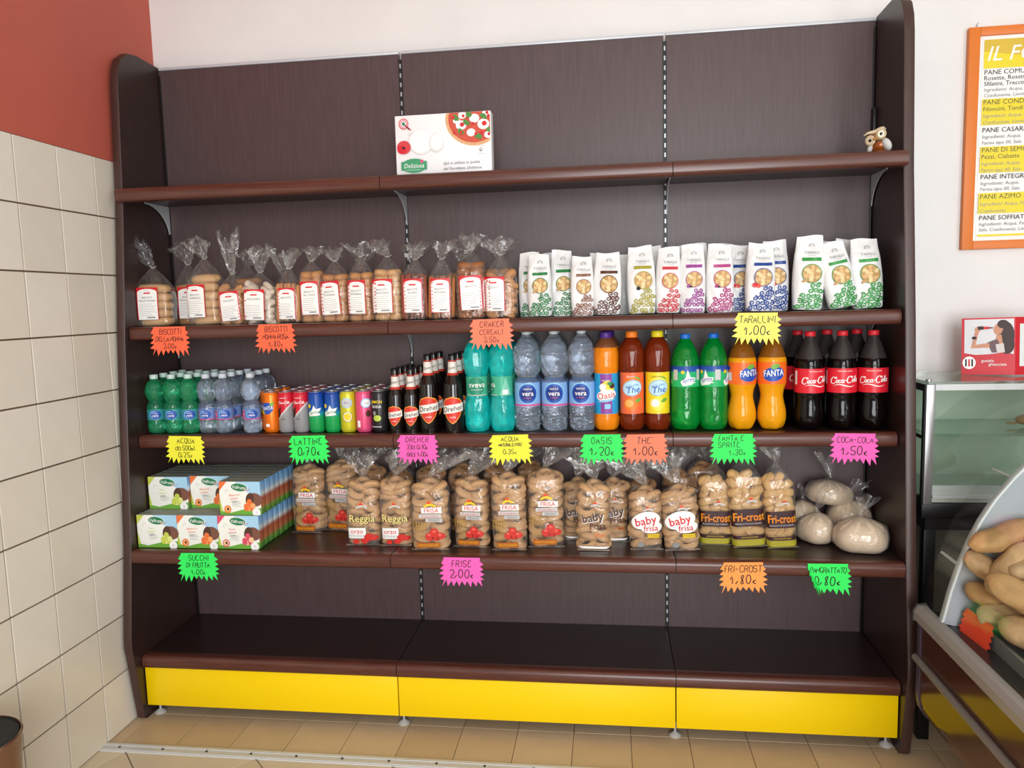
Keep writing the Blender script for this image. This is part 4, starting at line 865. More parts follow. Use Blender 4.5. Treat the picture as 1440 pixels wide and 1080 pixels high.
JK = {'pear': ('pear', juice_art(mat('pear_green', 'c3cf52', .4), mat('pear_pale', 'dfe28a', .4), ['Pera', 'Italiana', '100%'], False)), 'apricot': ('apricot', juice_art(mat('apricot_orange', 'e8743a', .4), mat('apricot_pale', 'f3a868', .4), ['Albicocca', 'Italiana', '100%'], True)), 'peach': ('peach', juice_art(mat('peach_pink', 'd8506a', .4), mat('peach_pale', 'f2c49a', .4), ['Pesca', 'Italiana', '100%'], True))}
cbody = MB().box(-JW / 2, JW / 2, -JD / 2, JD / 2, 0, JH, bev=.0015)
cme = cbody.mesh('carton', side, 40)
ctop = MB().box(-JW / 2 + .001, JW / 2 - .001, -JD / 2 + .001, JD / 2 - .001, JH - .0005, JH + .0006).mesh('carton_lid', topm, 0)
jp = {}
for k, (nm, a) in JK.items():
    t = thing('juice_carton', 'x', 'carton', (0, 0, -5), group='fruit juice cartons'); b = O('carton', cme, t); O('carton_lid', ctop, b); O('print', a.mesh('print', lambda x, z, o: (x, -JD / 2 - o, z)), t); jp[k] = [t, 0]
def put_j(k, lb, loc, rz, front):
    s = jp[k]
    if not s[1]: s[1] = 1; s[0].location = loc; s[0].rotation_euler = (0, 0, rz); s[0]['label'] = lb
    else: dup(s[0], lb, loc, (0, 0, rz), skip=() if front else ('print',))
cols = ['pear', 'apricot', 'peach']; jx = [.0785, .2320, .3855]
for c in range(3):
    for r in range(8):
        put_j(cols[c], '%s juice carton, bottom layer, %s' % (JK[cols[c]][0], 'front one' if r == 0 else '%s from the front' % ORD[r]), (jx[c] + random.uniform(-.001, .001) + (.0 if r else 0), -.330 + r * .0425, S1), random.uniform(-.012, .012), r == 0)
tops = [('pear', .0815, -.250, 5, 'pear'), ('apricot', .2355, -.235, 5, 'apricot, middle column,'), ('apricot', .3925, -.318, 7, 'apricot, right column,')]
for k, x, y0, n, nm in tops:
    for r in range(n):
        put_j(k, '%s juice carton, top layer, %s' % (nm, 'front one' if r == 0 else '%s from the front' % ORD[r]), (x + random.uniform(-.0015, .0015), y0 + r * .0425, S1 + JH + .001), random.uniform(-.012, .012), r == 0)

# --- rusk bags
def orb(a, cx, cz, s, ribbon=YEL):
    a.ell(cx - s * .15, cz + s * .5, s * .55, s * .5, ORA, 14); a.ell(cx - s * .15, cz + s * .5, s * .36, s * .33, RED, 12); a.stroke([(cx - s * 1.2 + 2.4 * s * t / 8, cz - s * .2 + s * .45 * math.sin(PI * t / 8)) for t in range(9)], s * .42, ribbon)
tomr = mat('print_tomato_red', 'd0342c', .35, var=.2, nscale=120); wheat = mat('print_wheat', 'b8913e', .5); fire = mat('print_amber_band', 'b5621a', .45, var=.5, nscale=250)
def art_frisa(w, h, third='SEMOLA', lean=0):
    a = Art(); z = h * .52; x = w * .06
    orb(a, x - w * .04, h * .66, w * .13)
    a.rect(x - w * .27, x + w * .27, z + .006, z + .026, WHITE, 4, 1); a.text('FRISA', x, z + .016, .021, RED, maxw=w * .5, bold=.02); a.rect(x - w * .34, x + w * .26, z - .010, z + .003, LGREY, 4, 1); a.text('di pomodoro', x - w * .04, z - .0035, .011, RED, maxw=w * .56); a.rect(x - w * .16, x + w * .28, z - .024, z - .012, LGREY, 4, 1); a.text(third, x + w * .06, z - .018, .012, INK, maxw=w * .42)
    for k in range(5):
        x0 = -w * (.36 - .045 * k); a.stroke([(x0 + w * .05, h * .12), (x0 + w * .02, h * .25), (x0 - w * .02 + .008 * (k - 2), h * .40)], .0011, wheat)
        for j in range(3): a.ell(x0 - w * .01 + .004 * (k - 2), h * (.32 + .04 * j), .0022, .0048, wheat, 8, 1, rot=.3 * (k - 2)); a.n -= 1
        a.n -= 1
    a.n += 3
    for dx, dz, r in ((.16, .2, .15), (.0, .19, .13), (.3, .2, .11), (.12, .26, .12)): a.ell(w * dx, h * dz, w * r, w * r * .85, tomr, 16)
    for dx, dz in ((.12, .27), (.27, .22), (-.02, .22)): a.ell(w * dx, h * dz, w * .045, w * .028, mat('print_tomato_light', 'e8705c', .35), 10)
    for dx, dz in ((.08, .17), (.22, .16)): a.ell(w * dx, h * dz, w * .03, w * .05, mat('print_tomato_dark', 'a01f1c', .35), 10, rot=.4)
    a.rect(-w * .36, w * .28, h * .025, h * .10, fire, 8, 2); a.text('PRODOTTO DA FORNO', -w * .04, h * .062, .007, YEL, maxw=w * .55); return a
def art_orzo(w, h):
    a = Art(); orb(a, 0, h * .60, w * .14, LGREY); cr = mat('print_cream', 'e8dc8a', .45)
    a.text('Reggia', .002, h * .42, .036, BROWN, maxw=w * .92, bold=.05); a.text('Reggia', 0, h * .423, .036, cr, maxw=w * .90, bold=.02); a.rect(-w * .43, w * .1, h * .10, h * .27, WHITE, 6, 2); a.text('orzo', -w * .17, h * .215, .024, RED, maxw=w * .46, bold=.02); a.text('INTEGRALE', -w * .17, h * .14, .012, GREY, maxw=w * .44)
    for dx, dz, r in ((.2, .12, .16), (.34, .11, .12), (.05, .06, .12), (-.2, .05, .1)): a.ell(w * dx, h * dz, w * r, w * r * .7, tomr, 16)
    return a
def art_baby(w, h, c1, c2, third):
    a = Art(); orb(a, w * .05, h * .68, w * .12, LGREY)
    if c1 is RED: a.ell(-w * .03, h * .5, w * .44, h * .15, WHITE, 22, rot=.2); a.ell(w * .15, h * .38, w * .32, h * .10, WHITE, 20, rot=.1)
    else: a.text('baby', -w * .02, h * .495, .040, WHITE, maxw=w * .96, bold=.07, rot=.18)
    a.text('baby', -w * .03, h * .5, .039, c1, maxw=w * .92, bold=.035, rot=.18); a.text('frisa' if c1 is RED else 'Frisa', w * .12, h * .37, .029, c1 if c1 is RED else BROWN, maxw=w * .66, bold=.025, rot=.06)
    a.text(third, w * .18, h * .235, .018, c2, maxw=w * .5, bold=.02)
    if c1 is RED: a.rect(w * .02, w * .38, h * .2, h * .265, YEL, 4, 1); a.text(third, w * .2, h * .235, .011, BROWN, maxw=w * .33); a.ell(-w * .18, h * .08, w * .1, w * .08, GREY, 14)
    else: a.rect(-w * .46, w * .46, 0.004, h * .05, WHITE, 8, 1); 
    return a
def art_crost(w, h):
    a = Art(); orb(a, w * .12, h * .60, w * .13, LGREY); pl = mat('print_plum', '3a1f24', .45)
    a.rect(-w * .49, w * .49, h * .27, h * .50, pl, 12, 4); a.text('Fri-crost', .002, h * .40, .040, YEL, maxw=w * .92, bold=.03); a.text('Fri-crost', .002, h * .40, .040, ORA, maxw=w * .90, bold=.012); a.text('PRODOTTO DA FORNO', 0, h * .305, .008, LGREY, maxw=w * .8)
    a.rect(-w * .49, w * .49, h * .10, h * .145, pl, 12, 1); a.rect(-w * .49, w * .49, .002, h * .09, OLIVE, 12, 2); a.text('CON OLIO DI OLIVA', 0, h * .122, .006, YEL, maxw=w * .8); return a
KD = {'F': ('rings', 'fris'), 'O': ('rings', 'fris'), 'B': ('rings', 'fris'), 'R': ('rings', 'fris'), 'C': ('knots', 'cru')}
RB = [(.556, -.108, .120, .245, .02, 'F', 'SEMOLA', 0, 'rusk bag with red tomatoes next to the juice cartons'), (.672, -.076, .120, .255, .02, 'F', 'SEMOLA', .02, 'rusk bag with red tomatoes half hidden, second from the cartons'),
      (.813, -.240, .120, .226, -.01, 'O', '', 0, 'rusk bag with cream lettering and orzo box, left of two'), (.934, -.242, .112, .230, .03, 'O', '', .0, 'rusk bag with cream lettering and orzo box, right of two'),
      (1.067, -.278, .130, .232, .10, 'F', 'GRANO', .0, 'rusk bag with red tomatoes at the shelf joint, film flaring right'), (1.207, -.244, .120, .230, .06, 'F', 'GRANO', .0, 'rusk bag with red tomatoes above the pink frise tag'),
      (1.344, -.272, .116, .252, .03, 'F', 'GRANO', -.02, 'rusk bag with red tomatoes, tilted a little, right of the pink tag'), (1.466, -.232, .126, .258, .06, 'F', 'GRANO', .0, 'rusk bag with red tomatoes standing next to the baby rusks'),
      (1.575, -.15, .100, .205, .03, 'B', 'orzo', 0, 'baby rusk bag with brown lettering, mostly hidden left one'), (1.631, -.262, .110, .224, -.03, 'B', 'orzo', .02, 'baby rusk bag with brown lettering in front'), (1.700, -.165, .100, .208, .02, 'B', 'orzo', 0, 'baby rusk bag with brown lettering, behind on the right'),
      (1.807, -.244, .110, .198, -.07, 'R', 'INTEGRALE', 0, 'baby rusk bag with red lettering, left of two'), (1.927, -.252, .116, .203, -.06, 'R', 'INTEGRALE', -.05, 'baby rusk bag with red lettering, right of two'),
      (2.045, -.182, .106, .232, .02, 'C', '', .0, 'crouton bag with plum coloured band, left of three'), (2.153, -.206, .112, .255, .02, 'C', '', -.06, 'crouton bag with plum coloured band, middle of three'), (2.259, -.21, .100, .245, -.02, 'C', '', -.05, 'crouton bag with plum coloured band, right of three')]
for i, (x, y, w_, hc, ln, kd, th, tilt, lb) in enumerate(RB):
    d = .086; top = min(.335, hc + (.09 if kd != 'R' else .115)); t = thing('rusk_bag', lb, 'bag', (x, y, S1 + abs(tilt) * w_ * .45), (0, tilt, random.uniform(-.08, .08)), 'rusk bags on the lower shelf')
    nk = hc + .014 if kd != 'C' else hc + .04
    B = Bag(w_, d, hc, nk, top, ln, 200 + i, fw=.05 if kd != 'C' else .028); O('film', B.film(film2), t)
    fill(t, KD[kd][0], w_ * .97, d * .97, hc, random.Random(300 + i), KD[kd][1])
    a = {'F': lambda: art_frisa(w_, hc, th), 'O': lambda: art_orzo(w_, hc), 'B': lambda: art_baby(w_, hc, BROWN, ORA, th), 'R': lambda: art_baby(w_, hc, RED, BROWN, th), 'C': lambda: art_crost(w_, hc)}[kd]()
    O('print', a.mesh('print', B.front, .0006, .009), t)
    O('bottom_seal', MB().box(-w_ * .5, w_ * .5, -d * .5 - .010, -d * .44, .0, .0012).mesh('bottom_seal', film2), t)
for i, (x, hc, ln, lb) in enumerate([(.792, .235, .03, 'behind the left orzo bag'), (.90, .225, .03, 'between the two orzo bags'), (1.02, .235, .03, 'behind the right orzo bag'), (1.145, .24, .05, 'behind the bag at the shelf joint'), (1.275, .245, .04, 'left of the tilted tomato bag'), (1.405, .25, .05, 'between the two tomato bags beside the baby rusks'), (1.80, .19, .02, 'behind the left red lettered baby bag'), (1.93, .22, .02, 'behind the right red lettered baby bag'), (2.02, .25, -.02, 'behind the left crouton bag')]):
    t = thing('rusk_bag', 'rusk bag in the back row, %s' % lb, 'bag', (x, -.07, S1), (0, 0, 0), 'rusk bags on the lower shelf')
    B = Bag(.112, .08, hc, hc + .02, min(.335, hc + .09), ln, 260 + i, fw=.05); O('film', B.film(film2), t); fill(t, 'rings', .108, .078, hc, random.Random(400 + i), 'frisd')

# --- breadcrumb bags
crumb = mat('breadcrumbs', 'd9c4aa', .85, 0, .16, 160, .5, 260)
def crumb_bag(x, y, z, w_, d, h, lean, lb, seed, tilt=0, fl=.07, rz=0):
    t = thing('breadcrumb_bag', lb, 'bag', (x, y, z), (0, tilt, rz), 'breadcrumb bags'); rng = random.Random(seed); ph = rng.uniform(0, 6)
    def ring(k, q):
        out = []
        for j in range(28):
            th = 2 * PI * j / 28; r = 1 + .05 * math.sin(3 * th + ph) + .03 * math.sin(5 * th + ph * 2) + .06 * noise.noise(Vector((math.cos(th) * 2, math.sin(th) * 2, k * 3 + ph))); out.append((w_ / 2 * q * r * math.cos(th), d / 2 * q * r * math.sin(th), k * h))
        return out
    pr = [(0, .55), (.06, .80), (.2, .97), (.42, 1), (.62, .95), (.8, .78), (.93, .45), (1, .1)]
    O('breadcrumbs', MB().rings([ring(k, q * .97) for k, q in pr]).mesh('breadcrumbs', crumb, 60), t)
    rs = []; ex = pr[:-1] + [(1.02, .2), (1.10, .09), (1.16, .075)]
    for k, q in ex:
        r = ring(k, q * 1.012)
        if q < .8 and k > .5: r = [(a * (1 + .12 * math.sin(9 * math.atan2(b, a + 1e-6) + ph)), b * (1 + .12 * math.sin(9 * math.atan2(b, a + 1e-6) + ph)), c) for a, b, c in r]
        rs.append(r)
    for k in range(1, 7):
        u = k / 6; q = .075 + .28 * u ** .8; zz = 1.16 * h + fl * u
        rs.append([(w_ / 2 * q * (1 + .4 * u * math.sin(5 * 2 * PI * j / 28 + ph)) * math.cos(2 * PI * j / 28) + lean * u, d / 2 * q * (1 + .3 * math.sin(7 * 2 * PI * j / 28 + ph) * u) * math.sin(2 * PI * j / 28), zz + .012 * u * math.sin(2 * PI * j / 28 * 3 + ph)) for j in range(28)])
    O('film', MB().rings(rs, True, False).mesh('film', film2, 70), t); return t
crumb_bag(2.365, -.075, S1, .12, .11, .115, .01, 'breadcrumb bag at the back left, half hidden by the croutons', 1, fl=.03)
crumb_bag(2.388, -.175, S1, .128, .13, .098, .03, 'breadcrumb bag at the front left beside the croutons', 2, fl=.05)
crumb_bag(2.515, -.085, S1, .155, .13, .125, .05, 'breadcrumb bag at the back right, under another', 3, fl=.04)
crumb_bag(2.445, -.085, S1 + .112, .165, .13, .08, -.03, 'breadcrumb bag lying on top of the others', 4, fl=.075, tilt=.12)
crumb_bag(2.505, -.258, S1, .176, .165, .108, .02, 'largest breadcrumb bag at the front right corner', 5, fl=.045)

# ================================================================== TOP SHELF
S4 = SZ[4] + .0006
card = mat('placard_white', 'f0eff0', .35, var=.015)
t = thing('promo_box', 'white promotional box with pizza picture standing on the top shelf', 'box', (1.1515, -.262, S4), (-.012, 0, -.01))
O('box_body', MB().box(-.1625, .1625, 0, .05, 0, .2, bev=.0015).mesh('box_body', card, 40), t)
a = Art(); sauce = mat('pizza_sauce', 'c8503a', .5, var=.3, nscale=90); crust = mat('pizza_crust', 'd9a878', .5, var=.25, nscale=120); basil = mat('pizza_basil', '4f8a3e', .5, var=.2, nscale=200)
def clipart(fn, x1=.160, z1=.199):
    n0 = len(a.p); fn()
    for i in range(n0, len(a.p)): vs, fs, m, l = a.p[i]; a.p[i] = ([(min(x, x1), min(z, z1)) for x, z in vs], fs, m, l)
PCX, PCZ = .108, .178
def pz():
    a.ell(PCX, PCZ, .098, .088, crust, 40, 3); a.ell(PCX, PCZ, .088, .078, sauce, 36, 3)
    rg = random.Random(5)
    for k, (x, z, r) in enumerate([(-.045, -.02, .018), (-.012, -.045, .015), (.03, -.02, .02), (0, .0, .017), (.045, -.055, .013), (-.04, .012, .014), (.04, .014, .013), (-.06, -.005, .012)]):
        a.ell(PCX + x, PCZ + z, r, r * .85, WHITE, 16, 2)
        if k % 2 == 0: a.ell(PCX + x + .003, PCZ + z + .002, r * .42, r * .4, RED, 12, 1)
    for x, z in [(-.064, .005), (-.028, -.012), (-.048, -.040), (.012, -.058), (.03, .006), (.05, -.04), (-.02, .014)]:
        a.ell(PCX + x, PCZ + z, .011, .008, basil, 10, 1, rot=rg.uniform(0, 3)); a.ell(PCX + x + .006, PCZ + z - .004, .008, .006, basil, 10, 1, rot=rg.uniform(0, 3))
    for k in range(9): a.ell(PCX + rg.uniform(-.07, .05), PCZ + rg.uniform(-.06, .015), .005, .005, RED, 8, 1)
clipart(pz)
for r, m in ((.0165, RED), (.0135, WHITE), (.0115, PINK), (.0085, WHITE), (.0055, GREEN)): a.ell(-.132, .172, r, r * 1.05, m, 20)
a.stroke([(-.13, .17), (-.112, .152)], .003, INK); a.stroke([(-.122, .165), (-.106, .15)], .0025, RED)
pale = mat('print_mozzarella', 'e6e6e4', .4); pale2 = mat('print_mozzarella_shade', 'dcdcda', .4)
a.ell(-.073, .112, .042, .042, pale, 24); a.ell(-.071, .114, .038, .037, card, 24); a.ell(-.022, .105, .026, .03, pale2, 20); a.ell(-.02, .107, .022, .026, card, 20); a.rect(-.115, -.10, .135, .143, pale2, 1, 1)
a.ell(-.133, .095, .024, .022, mat('poppy_red', 'cf4046', .45, var=.2, nscale=80), 18); a.ell(-.14, .088, .016, .014, RED, 12); a.ell(-.134, .093, .005, .005, INK, 10)
gl_ = mat('logo_leaf_green', '3f9a6c', .4); a.ell(-.100, .034, .044, .023, gl_, 26); a.rect(-.144, -.056, .02, .048, gl_, 4, 1); a.text('Deliziosa', -.10, .034, .0215, WHITE, maxw=.068, shear=.2); a.ell(-.073, .047, .006, .006, PINK, 10); small_lines(a, -.125, -.075, .020, .020, 1, WHITE)
a.text('Qui si utilizza la qualita', .062, .037, .0135, mat('print_mid_grey', '6c6c6e', .5), maxw=.135, shear=.3); a.text('del Fiordilatte Deliziosa', .064, .019, .0135, MATS['print_mid_grey'], maxw=.148, shear=.3)
a.ell(.129, .075, .0055, .006, GREY, 14); a.ell(.130, .076, .0025, .003, WHITE, 10); a.rect(.118, .142, .086, .0875, LGREY, 1, 1); a.rect(.118, .142, .062, .0635, LGREY, 1, 1)
O('print', a.mesh('print', flat, .0004), t)
# owl
ob_ = mat('owl_bronze', '8a6a4c', .25, .55, var=.2, nscale=60); ocr = mat('owl_cream', 'cdbb9a', .3, .2, var=.12, nscale=90); owh = mat('owl_feather_white', 'd6d6d4', .35, var=.2, nscale=140, bump=.5, bscale=200); oam = mat('owl_amber', '8c4a1c', .25, .3)
t = thing('owl_figurine', 'small bronze and white owl figurine at the right end of the top shelf', 'figurine', (2.528, -.262, S4), (0, 0, -.35))
def blob(c, r, m, name, rot=(0, 0, 0), n=18, par=None, rings=9):
    return O(name, MB().lathe([(max(.0004, math.sin(PI * k / rings)), -math.cos(PI * k / rings)) for k in range(rings + 1)], n).mesh(name, m, 70), par or t, c, rot, r)
blob((.004, .004, .026), (.031, .027, .027), oam, 'body')
O('base', MB().lathe([(.026, 0), (.029, .002), (.027, .006)], 20).mesh('base', oam), t, (.004, .003, 0))
hd = blob((-.006, -.006, .049), (.029, .024, .021), ob_, 'head', (0, .35, 0))
blob((.024, -.012, .024), (.013, .019, .021), owh, 'wing', (0, -.5, .3)); blob((-.022, -.010, .016), (.008, .014, .016), owh, 'wing', (0, .3, 0))
for sx, cz in ((.009, .054), (-.021, .037)):
    e = O('eye_ring', MB().lathe([(.0165, 0), (.0165, .003), (.012, .006), (.010, .004), (.0004, .004)], 20).mesh('eye_ring', ocr), t, (sx, -.027, cz), (PI / 2 + .1, 0, -.15 if sx < 0 else .1), (.88, .95, 1))
    O('pupil', MB().lathe([(.0055, .004), (.0045, .0065), (.0004, .0072)], 14).mesh('pupil', mat('owl_pupil', '15151c', .1)), e)
O('beak', MB().lathe([(.0055, 0), (.004, .006), (.0004, .012)], 10).mesh('beak', mat('owl_gold', 'c98a4a', .25, .5)), t, (-.008, -.032, .042), (PI / 2 + .8, 0, 0))
O('ear_tuft', MB().tube([(-.006, -.022, .064), (-.018, -.026, .062), (-.03, -.026, .060), (-.040, -.024, .054)], [.006, .005, .004, .001], 8).mesh('ear_tuft', ocr), t)
O('ear_tuft', MB().tube([(-.006, -.022, .064), (.004, -.020, .071), (.014, -.016, .074), (.022, -.010, .070)], [.006, .005, .004, .001], 8).mesh('ear_tuft', ocr), t)

# ================================================================== WALL BOARD
t = thing('bread_list_board', 'orange framed bread list board hanging on the cream wall', 'notice board', (2.908, .05, 1.618), (0, 0, 0))
BW, BH = .56, .738; oram = mat('orange_frame', 'd9762a', .45, var=.03)
O('board', MB().box(.01, BW - .01, -.012, -.001, .01, BH - .01).mesh('board', mat('board_white', 'efede9', .4), 0), t)
fr = MB(); fo = .036
fr.box(0, fo, -.022, -.0005, 0, BH, bev=.002).box(BW - fo, BW, -.022, -.0005, 0, BH, bev=.002).box(fo, BW - fo, -.022, -.0005, 0, fo * .8, bev=.002).box(fo, BW - fo, -.022, -.0005, BH - fo * .8, BH, bev=.002)
O('frame', fr.mesh('frame', oram, 40), t); O('hook', MB().tube([(.03, -.004, BH), (.03, -.006, BH + .012), (.034, -.004, BH + .018)], .0018, 6).mesh('hook', steel), t)
a = Art(); x0, x1 = .052, BW - .052; by = mat('board_yellow', 'e3cf2a', .4, var=.02); bo = mat('board_ochre', 'd2b23a', .4); dk = mat('board_text', '3a3838', .5)
a.rect(x0 - .006, x0 - .0052, .035, BH - .035, LGREY, 1, 1)
def left(s, x, z, size, m, shear=0):
    vs, fs = text_geo(s, 0); mn = min(v[0] for v in vs); a._a([(x + (v[0] - mn + shear * v[1]) * size, z + v[1] * size) for v in vs], fs, m)
a.rect(x0, x1, .603, .697, bo, 2, 1); a.poly([(x0, .603), (x1, .603), (x1, .68), (x0 + .12, .64), (x0, .66)], by); left('IL FORNO', x0 + .012, .628, .068, WHITE, .25)
rowsT = [(.507, .599, None, ['PANE COMUNE', 'Rosette, Rosettine,', 'Sfilatini, Treccine'], 'Ingredienti: Acqua, Farina', 'Coadiuvante, Lievito'), (.417, .503, by, ['PANE CONDITO', 'Filoncini, Tondi'], 'Ingredienti: Acqua, Farina', 'Coadiuvante, Lievito'), (.350, .410, None, ['PANE CASARECCIO'], 'Ingredienti: Acqua,', 'Farina tipo 00, Sale'), (.258, .345, by, ['PANE DI SEMOLA', 'Pezzi, Ciabatte'], 'Ingredienti: Acqua,', 'Farina tipo 00, Sale'), (.195, .253, None, ['PANE INTEGRALE'], 'Ingredienti: Acqua,', 'Farina tipo 00, Sale,'), (.121, .190, by, ['PANE AZIMO'], 'Ingredienti: Acqua, Farina', 'Coadiuvante'), (.058, .115, None, ['PANE SOFFIATO'], 'Ingredienti: Acqua, Farina', 'Sale, Coadiuvante, Lievito')]
for z0, z1, m, big_, i1, i2 in rowsT:
    if m: a.rect(x0 - .001, x1, z0, z1, m, 1, 1)
    n = len(big_) + 2; st_ = (z1 - z0) / n
    for k, s in enumerate(big_ + [i1, i2]): left(s, x0 + .004, z1 - st_ * (k + .85), .0225 if k == 0 else .0205 if k < len(big_) else .0165, dk if k < len(big_) else GREY, .15 if k >= len(big_) else 0)
a.rect(x0, x1, .043, .050, by, 1, 1)
O('print', a.mesh('print', lambda x, z, o: (x, -.0125 - o, z)), t)

# ================================================================== GLASS DISPLAY CASE AT THE WALL
cg = glass_mat('case_glass', (.90, .955, .92), .04, .4)
chrome = mat('satin_chrome', 'b4b2b3', .3, .8, var=.05); blackm = mat('black_metal', '161516', .4, .2)
cs = thing('display_case', 'glass display case with black base and chrome posts against the wall', 'display case', (2.68, -.30, 0))
CW, CD = 1.3, .335
O('top_glass', MB().box(.004, CW, 0, CD, 1.188, 1.196).mesh('top_glass', glass_mat('case_top_glass', (.82, .9, .85), .3, .75), 0), cs)
for y in (0, CD - .02):
    O('post', MB().box(.0, .026, y, y + .022, .80, 1.187, bev=.002).mesh('post', chrome), cs); O('post', MB().box(CW - .026, CW, y, y + .022, .80, 1.187, bev=.002).mesh('post', chrome), cs)
O('side_frame', MB().box(-.006, .0, .0, CD, 1.165, 1.187).box(-.006, .0, 0, CD, .80, .82).box(-.006, 0, 0, .016, .82, 1.165).box(-.006, 0, CD - .016, CD, .82, 1.165).box(-.006, 0, .016, CD - .016, 1.012, 1.022).mesh('side_frame', blackm, 0), cs)
O('top_rail', MB().box(.026, CW - .026, 0, .012, 1.168, 1.187).mesh('top_rail', mat('pale_rail', 'c6cac9', .35, .3), 0), cs)
O('bottom_rail', MB().box(.026, CW - .026, -.002, .014, .822, .832).box(.026, CW - .026, .006, .018, .832, .862).mesh('bottom_rail', mat('pale_rail', '', .35), 0), cs)
O('front_pane', MB().box(.026, CW - .026, .006, .010, .832, 1.168).mesh('front_pane', cg, 0), cs); O('side_pane', MB().box(.004, .008, .022, CD - .02, .82, 1.17).mesh('side_pane', cg, 0), cs); O('side_pane', MB().box(CW - .008, CW - .004, .022, CD - .02, .82, 1.17).mesh('side_pane', cg, 0), cs)
O('glass_shelf', MB().box(.02, CW - .02, .02, CD - .012, 1.018, 1.026).mesh('glass_shelf', glass_mat('case_shelf_glass', (.82, .9, .85), .15, .6), 0), cs)
O('floor_panel', MB().box(.0, CW, .012, CD, .806, .826).mesh('floor_panel', mat('case_floor', 'c4c9bf', .35), 0), cs)
O('back_panel', MB().box(.0, CW, CD - .010, CD - .004, .826, 1.187).mesh('back_panel', mat('case_back', 'c6ccbf', .4, var=.08, nscale=7), 0), cs)
O('base', MB().box(-.004, CW, .0, CD, .755, .806, bev=.003).box(.012, CW - .012, .012, CD - .012, .715, .755).mesh('base', blackm, 40), cs)
for x in (.01, CW - .05):
    for y in (.012, CD - .05): O('leg', MB().box(x, x + .036, y, y + .036, 0, .715, bev=.002).mesh('leg', blackm), cs)
O('bolt', MB().lathe([(.009, 0), (.009, .004), (.005, .006)], 14).mesh('bolt', chrome), cs, (.016, .03, 1.196)); O('hinge_pin', MB().box(-.012, -.005, .16, .185, 1.0, 1.012, bev=.002).mesh('hinge_pin', chrome), cs)
O('skirt', MB().box(.0, CW, CD - .02, CD, 0, .715).mesh('skirt', mat('grey_green_skirt', '6d6a5a', .6), 0), cs)
t = thing('pastry', 'golden brown pastry on the glass shelf of the display case', 'pastry', (3.092, -.15, 1.0265))
blob((0, 0, .022), (.075, .045, .022), mat('bread_crust', 'c08a4c', .55, 0, .25, 22, .4, 60), 'crust', par=t); blob((-.085, 0, .012), (.02, .008, .004), MATS['bread_crust'], 'tip', par=t)
# red counter display
t = thing('counter_display', 'red folded cardboard drink display standing on the glass case', 'display card', (2.862, -.110, 1.1968), (-.06, 0, 0)); redc = mat('display_red', 'c8202c', .35, var=.02); flesh = mat('print_skin', 'c98f72', .5); hair = mat('print_hair', '3a2a28', .5, var=.4, nscale=300)
pw, ph = .150, .188
p1 = O('panel', MB().box(0, pw, 0, .004, 0, ph).mesh('panel', redc, 0), t, (0, 0, 0), (0, 0, -.42))
a = Art(); a.poly([(.008, .072), (.04, .066), (.08, .068), (.12, .074), (.146, .068), (.146, .183), (.008, .183)], mat('display_photo', 'd9d9dc', .4))
a.ell(.124, .128, .024, .046, hair, 22); a.ell(.128, .098, .02, .03, hair, 18); a.ell(.103, .150, .013, .019, flesh, 18, rot=-.2); a.poly([(.092, .154), (.088, .147), (.094, .144)], flesh); a.ell(.116, .166, .016, .014, hair, 16); a.poly([(.098, .13), (.112, .132), (.116, .10), (.094, .098)], flesh)
a.poly([(.072, .106), (.1, .118), (.108, .10), (.112, .074), (.086, .073)], mat('print_shirt', '6a5358', .5, var=.3, nscale=300)); a.poly([(.096, .1), (.118, .104), (.122, .074), (.1, .074)], mat('print_top', 'd3cbc8', .5))
a.poly([(.078, .105), (.03, .098), (.029, .088), (.08, .09)], flesh); a.poly([(.027, .088), (.038, .09), (.050, .146), (.040, .150)], flesh); a.ell(.046, .150, .009, .009, flesh, 14); a.ell(.036, .122, .007, .005, INK, 12)
a.rect(.046, .062, .149, .160, INK, 2, 1); a.rect(.062, .076, .150, .159, RED, 2, 1); a.poly([(.076, .151), (.09, .1535), (.09, .1555), (.076, .158)], mat('print_dark_red', '7a1a1e', .4))
a.ell(.022, .040, .019, .021, WHITE, 22)
for x, m in ((.013, INK), (.022, RED), (.031, INK)): a.stroke([(x, .028), (x, .052)], .005, m)
a.text('gustala', .074, .047, .013, WHITE, bold=.01); a.text('ghiacciata', .102, .035, .013, WHITE, maxw=.066, bold=.01)
O('print', a.mesh('print', flat, .0006), p1)
# second leaf of the folded card
ca, sa = math.cos(-.42), math.sin(-.42); p2 = O('panel', MB().box(0, .15, 0, .004, 0, ph).mesh('panel', redc, 0), t, (pw * ca, pw * sa, 0), (0, 0, .30))
a = Art(); a.rect(.016, .14, .028, .166, mat('display_window', 'dfe2de', .3), 1, 1); O('print', a.mesh('print', flat, .0006), p2)

# ================================================================== BREAD COUNTER
bc = thing('bread_counter', 'curved glass bread counter with grey rail and brown front', 'counter', (0, 0, 0))
Y0, Y1 = -.5, -2.1
G = [(2.606, .545), (2.613, .575), (2.627, .64), (2.648, .715), (2.672, .785), (2.700, .848), (2.735, .908), (2.78, .968), (2.83, 1.025), (2.89, 1.08), (2.96, 1.13), (3.05, 1.175), (3.16, 1.205), (3.3, 1.22)]
def off(pts, d):
    out = []
    for i, (x, z) in enumerate(pts):
        q, r = pts[max(0, i - 1)], pts[min(len(pts) - 1, i + 1)]; dx, dz = r[0] - q[0], r[1] - q[1]; l = math.hypot(dx, dz); out.append((x + dz / l * d, z - dx / l * d))
    return out
bgl = glass_mat('counter_glass', (.95, .975, .965), .012, .08)
def strip(pts, d, y0, y1, name, m, par):
    return O(name, MB().prism(pts + off(pts, d)[::-1], lambda a_, b_: (a_, y0, b_), lambda a_, b_: (a_, y1, b_)).mesh(name, m, 40), par)
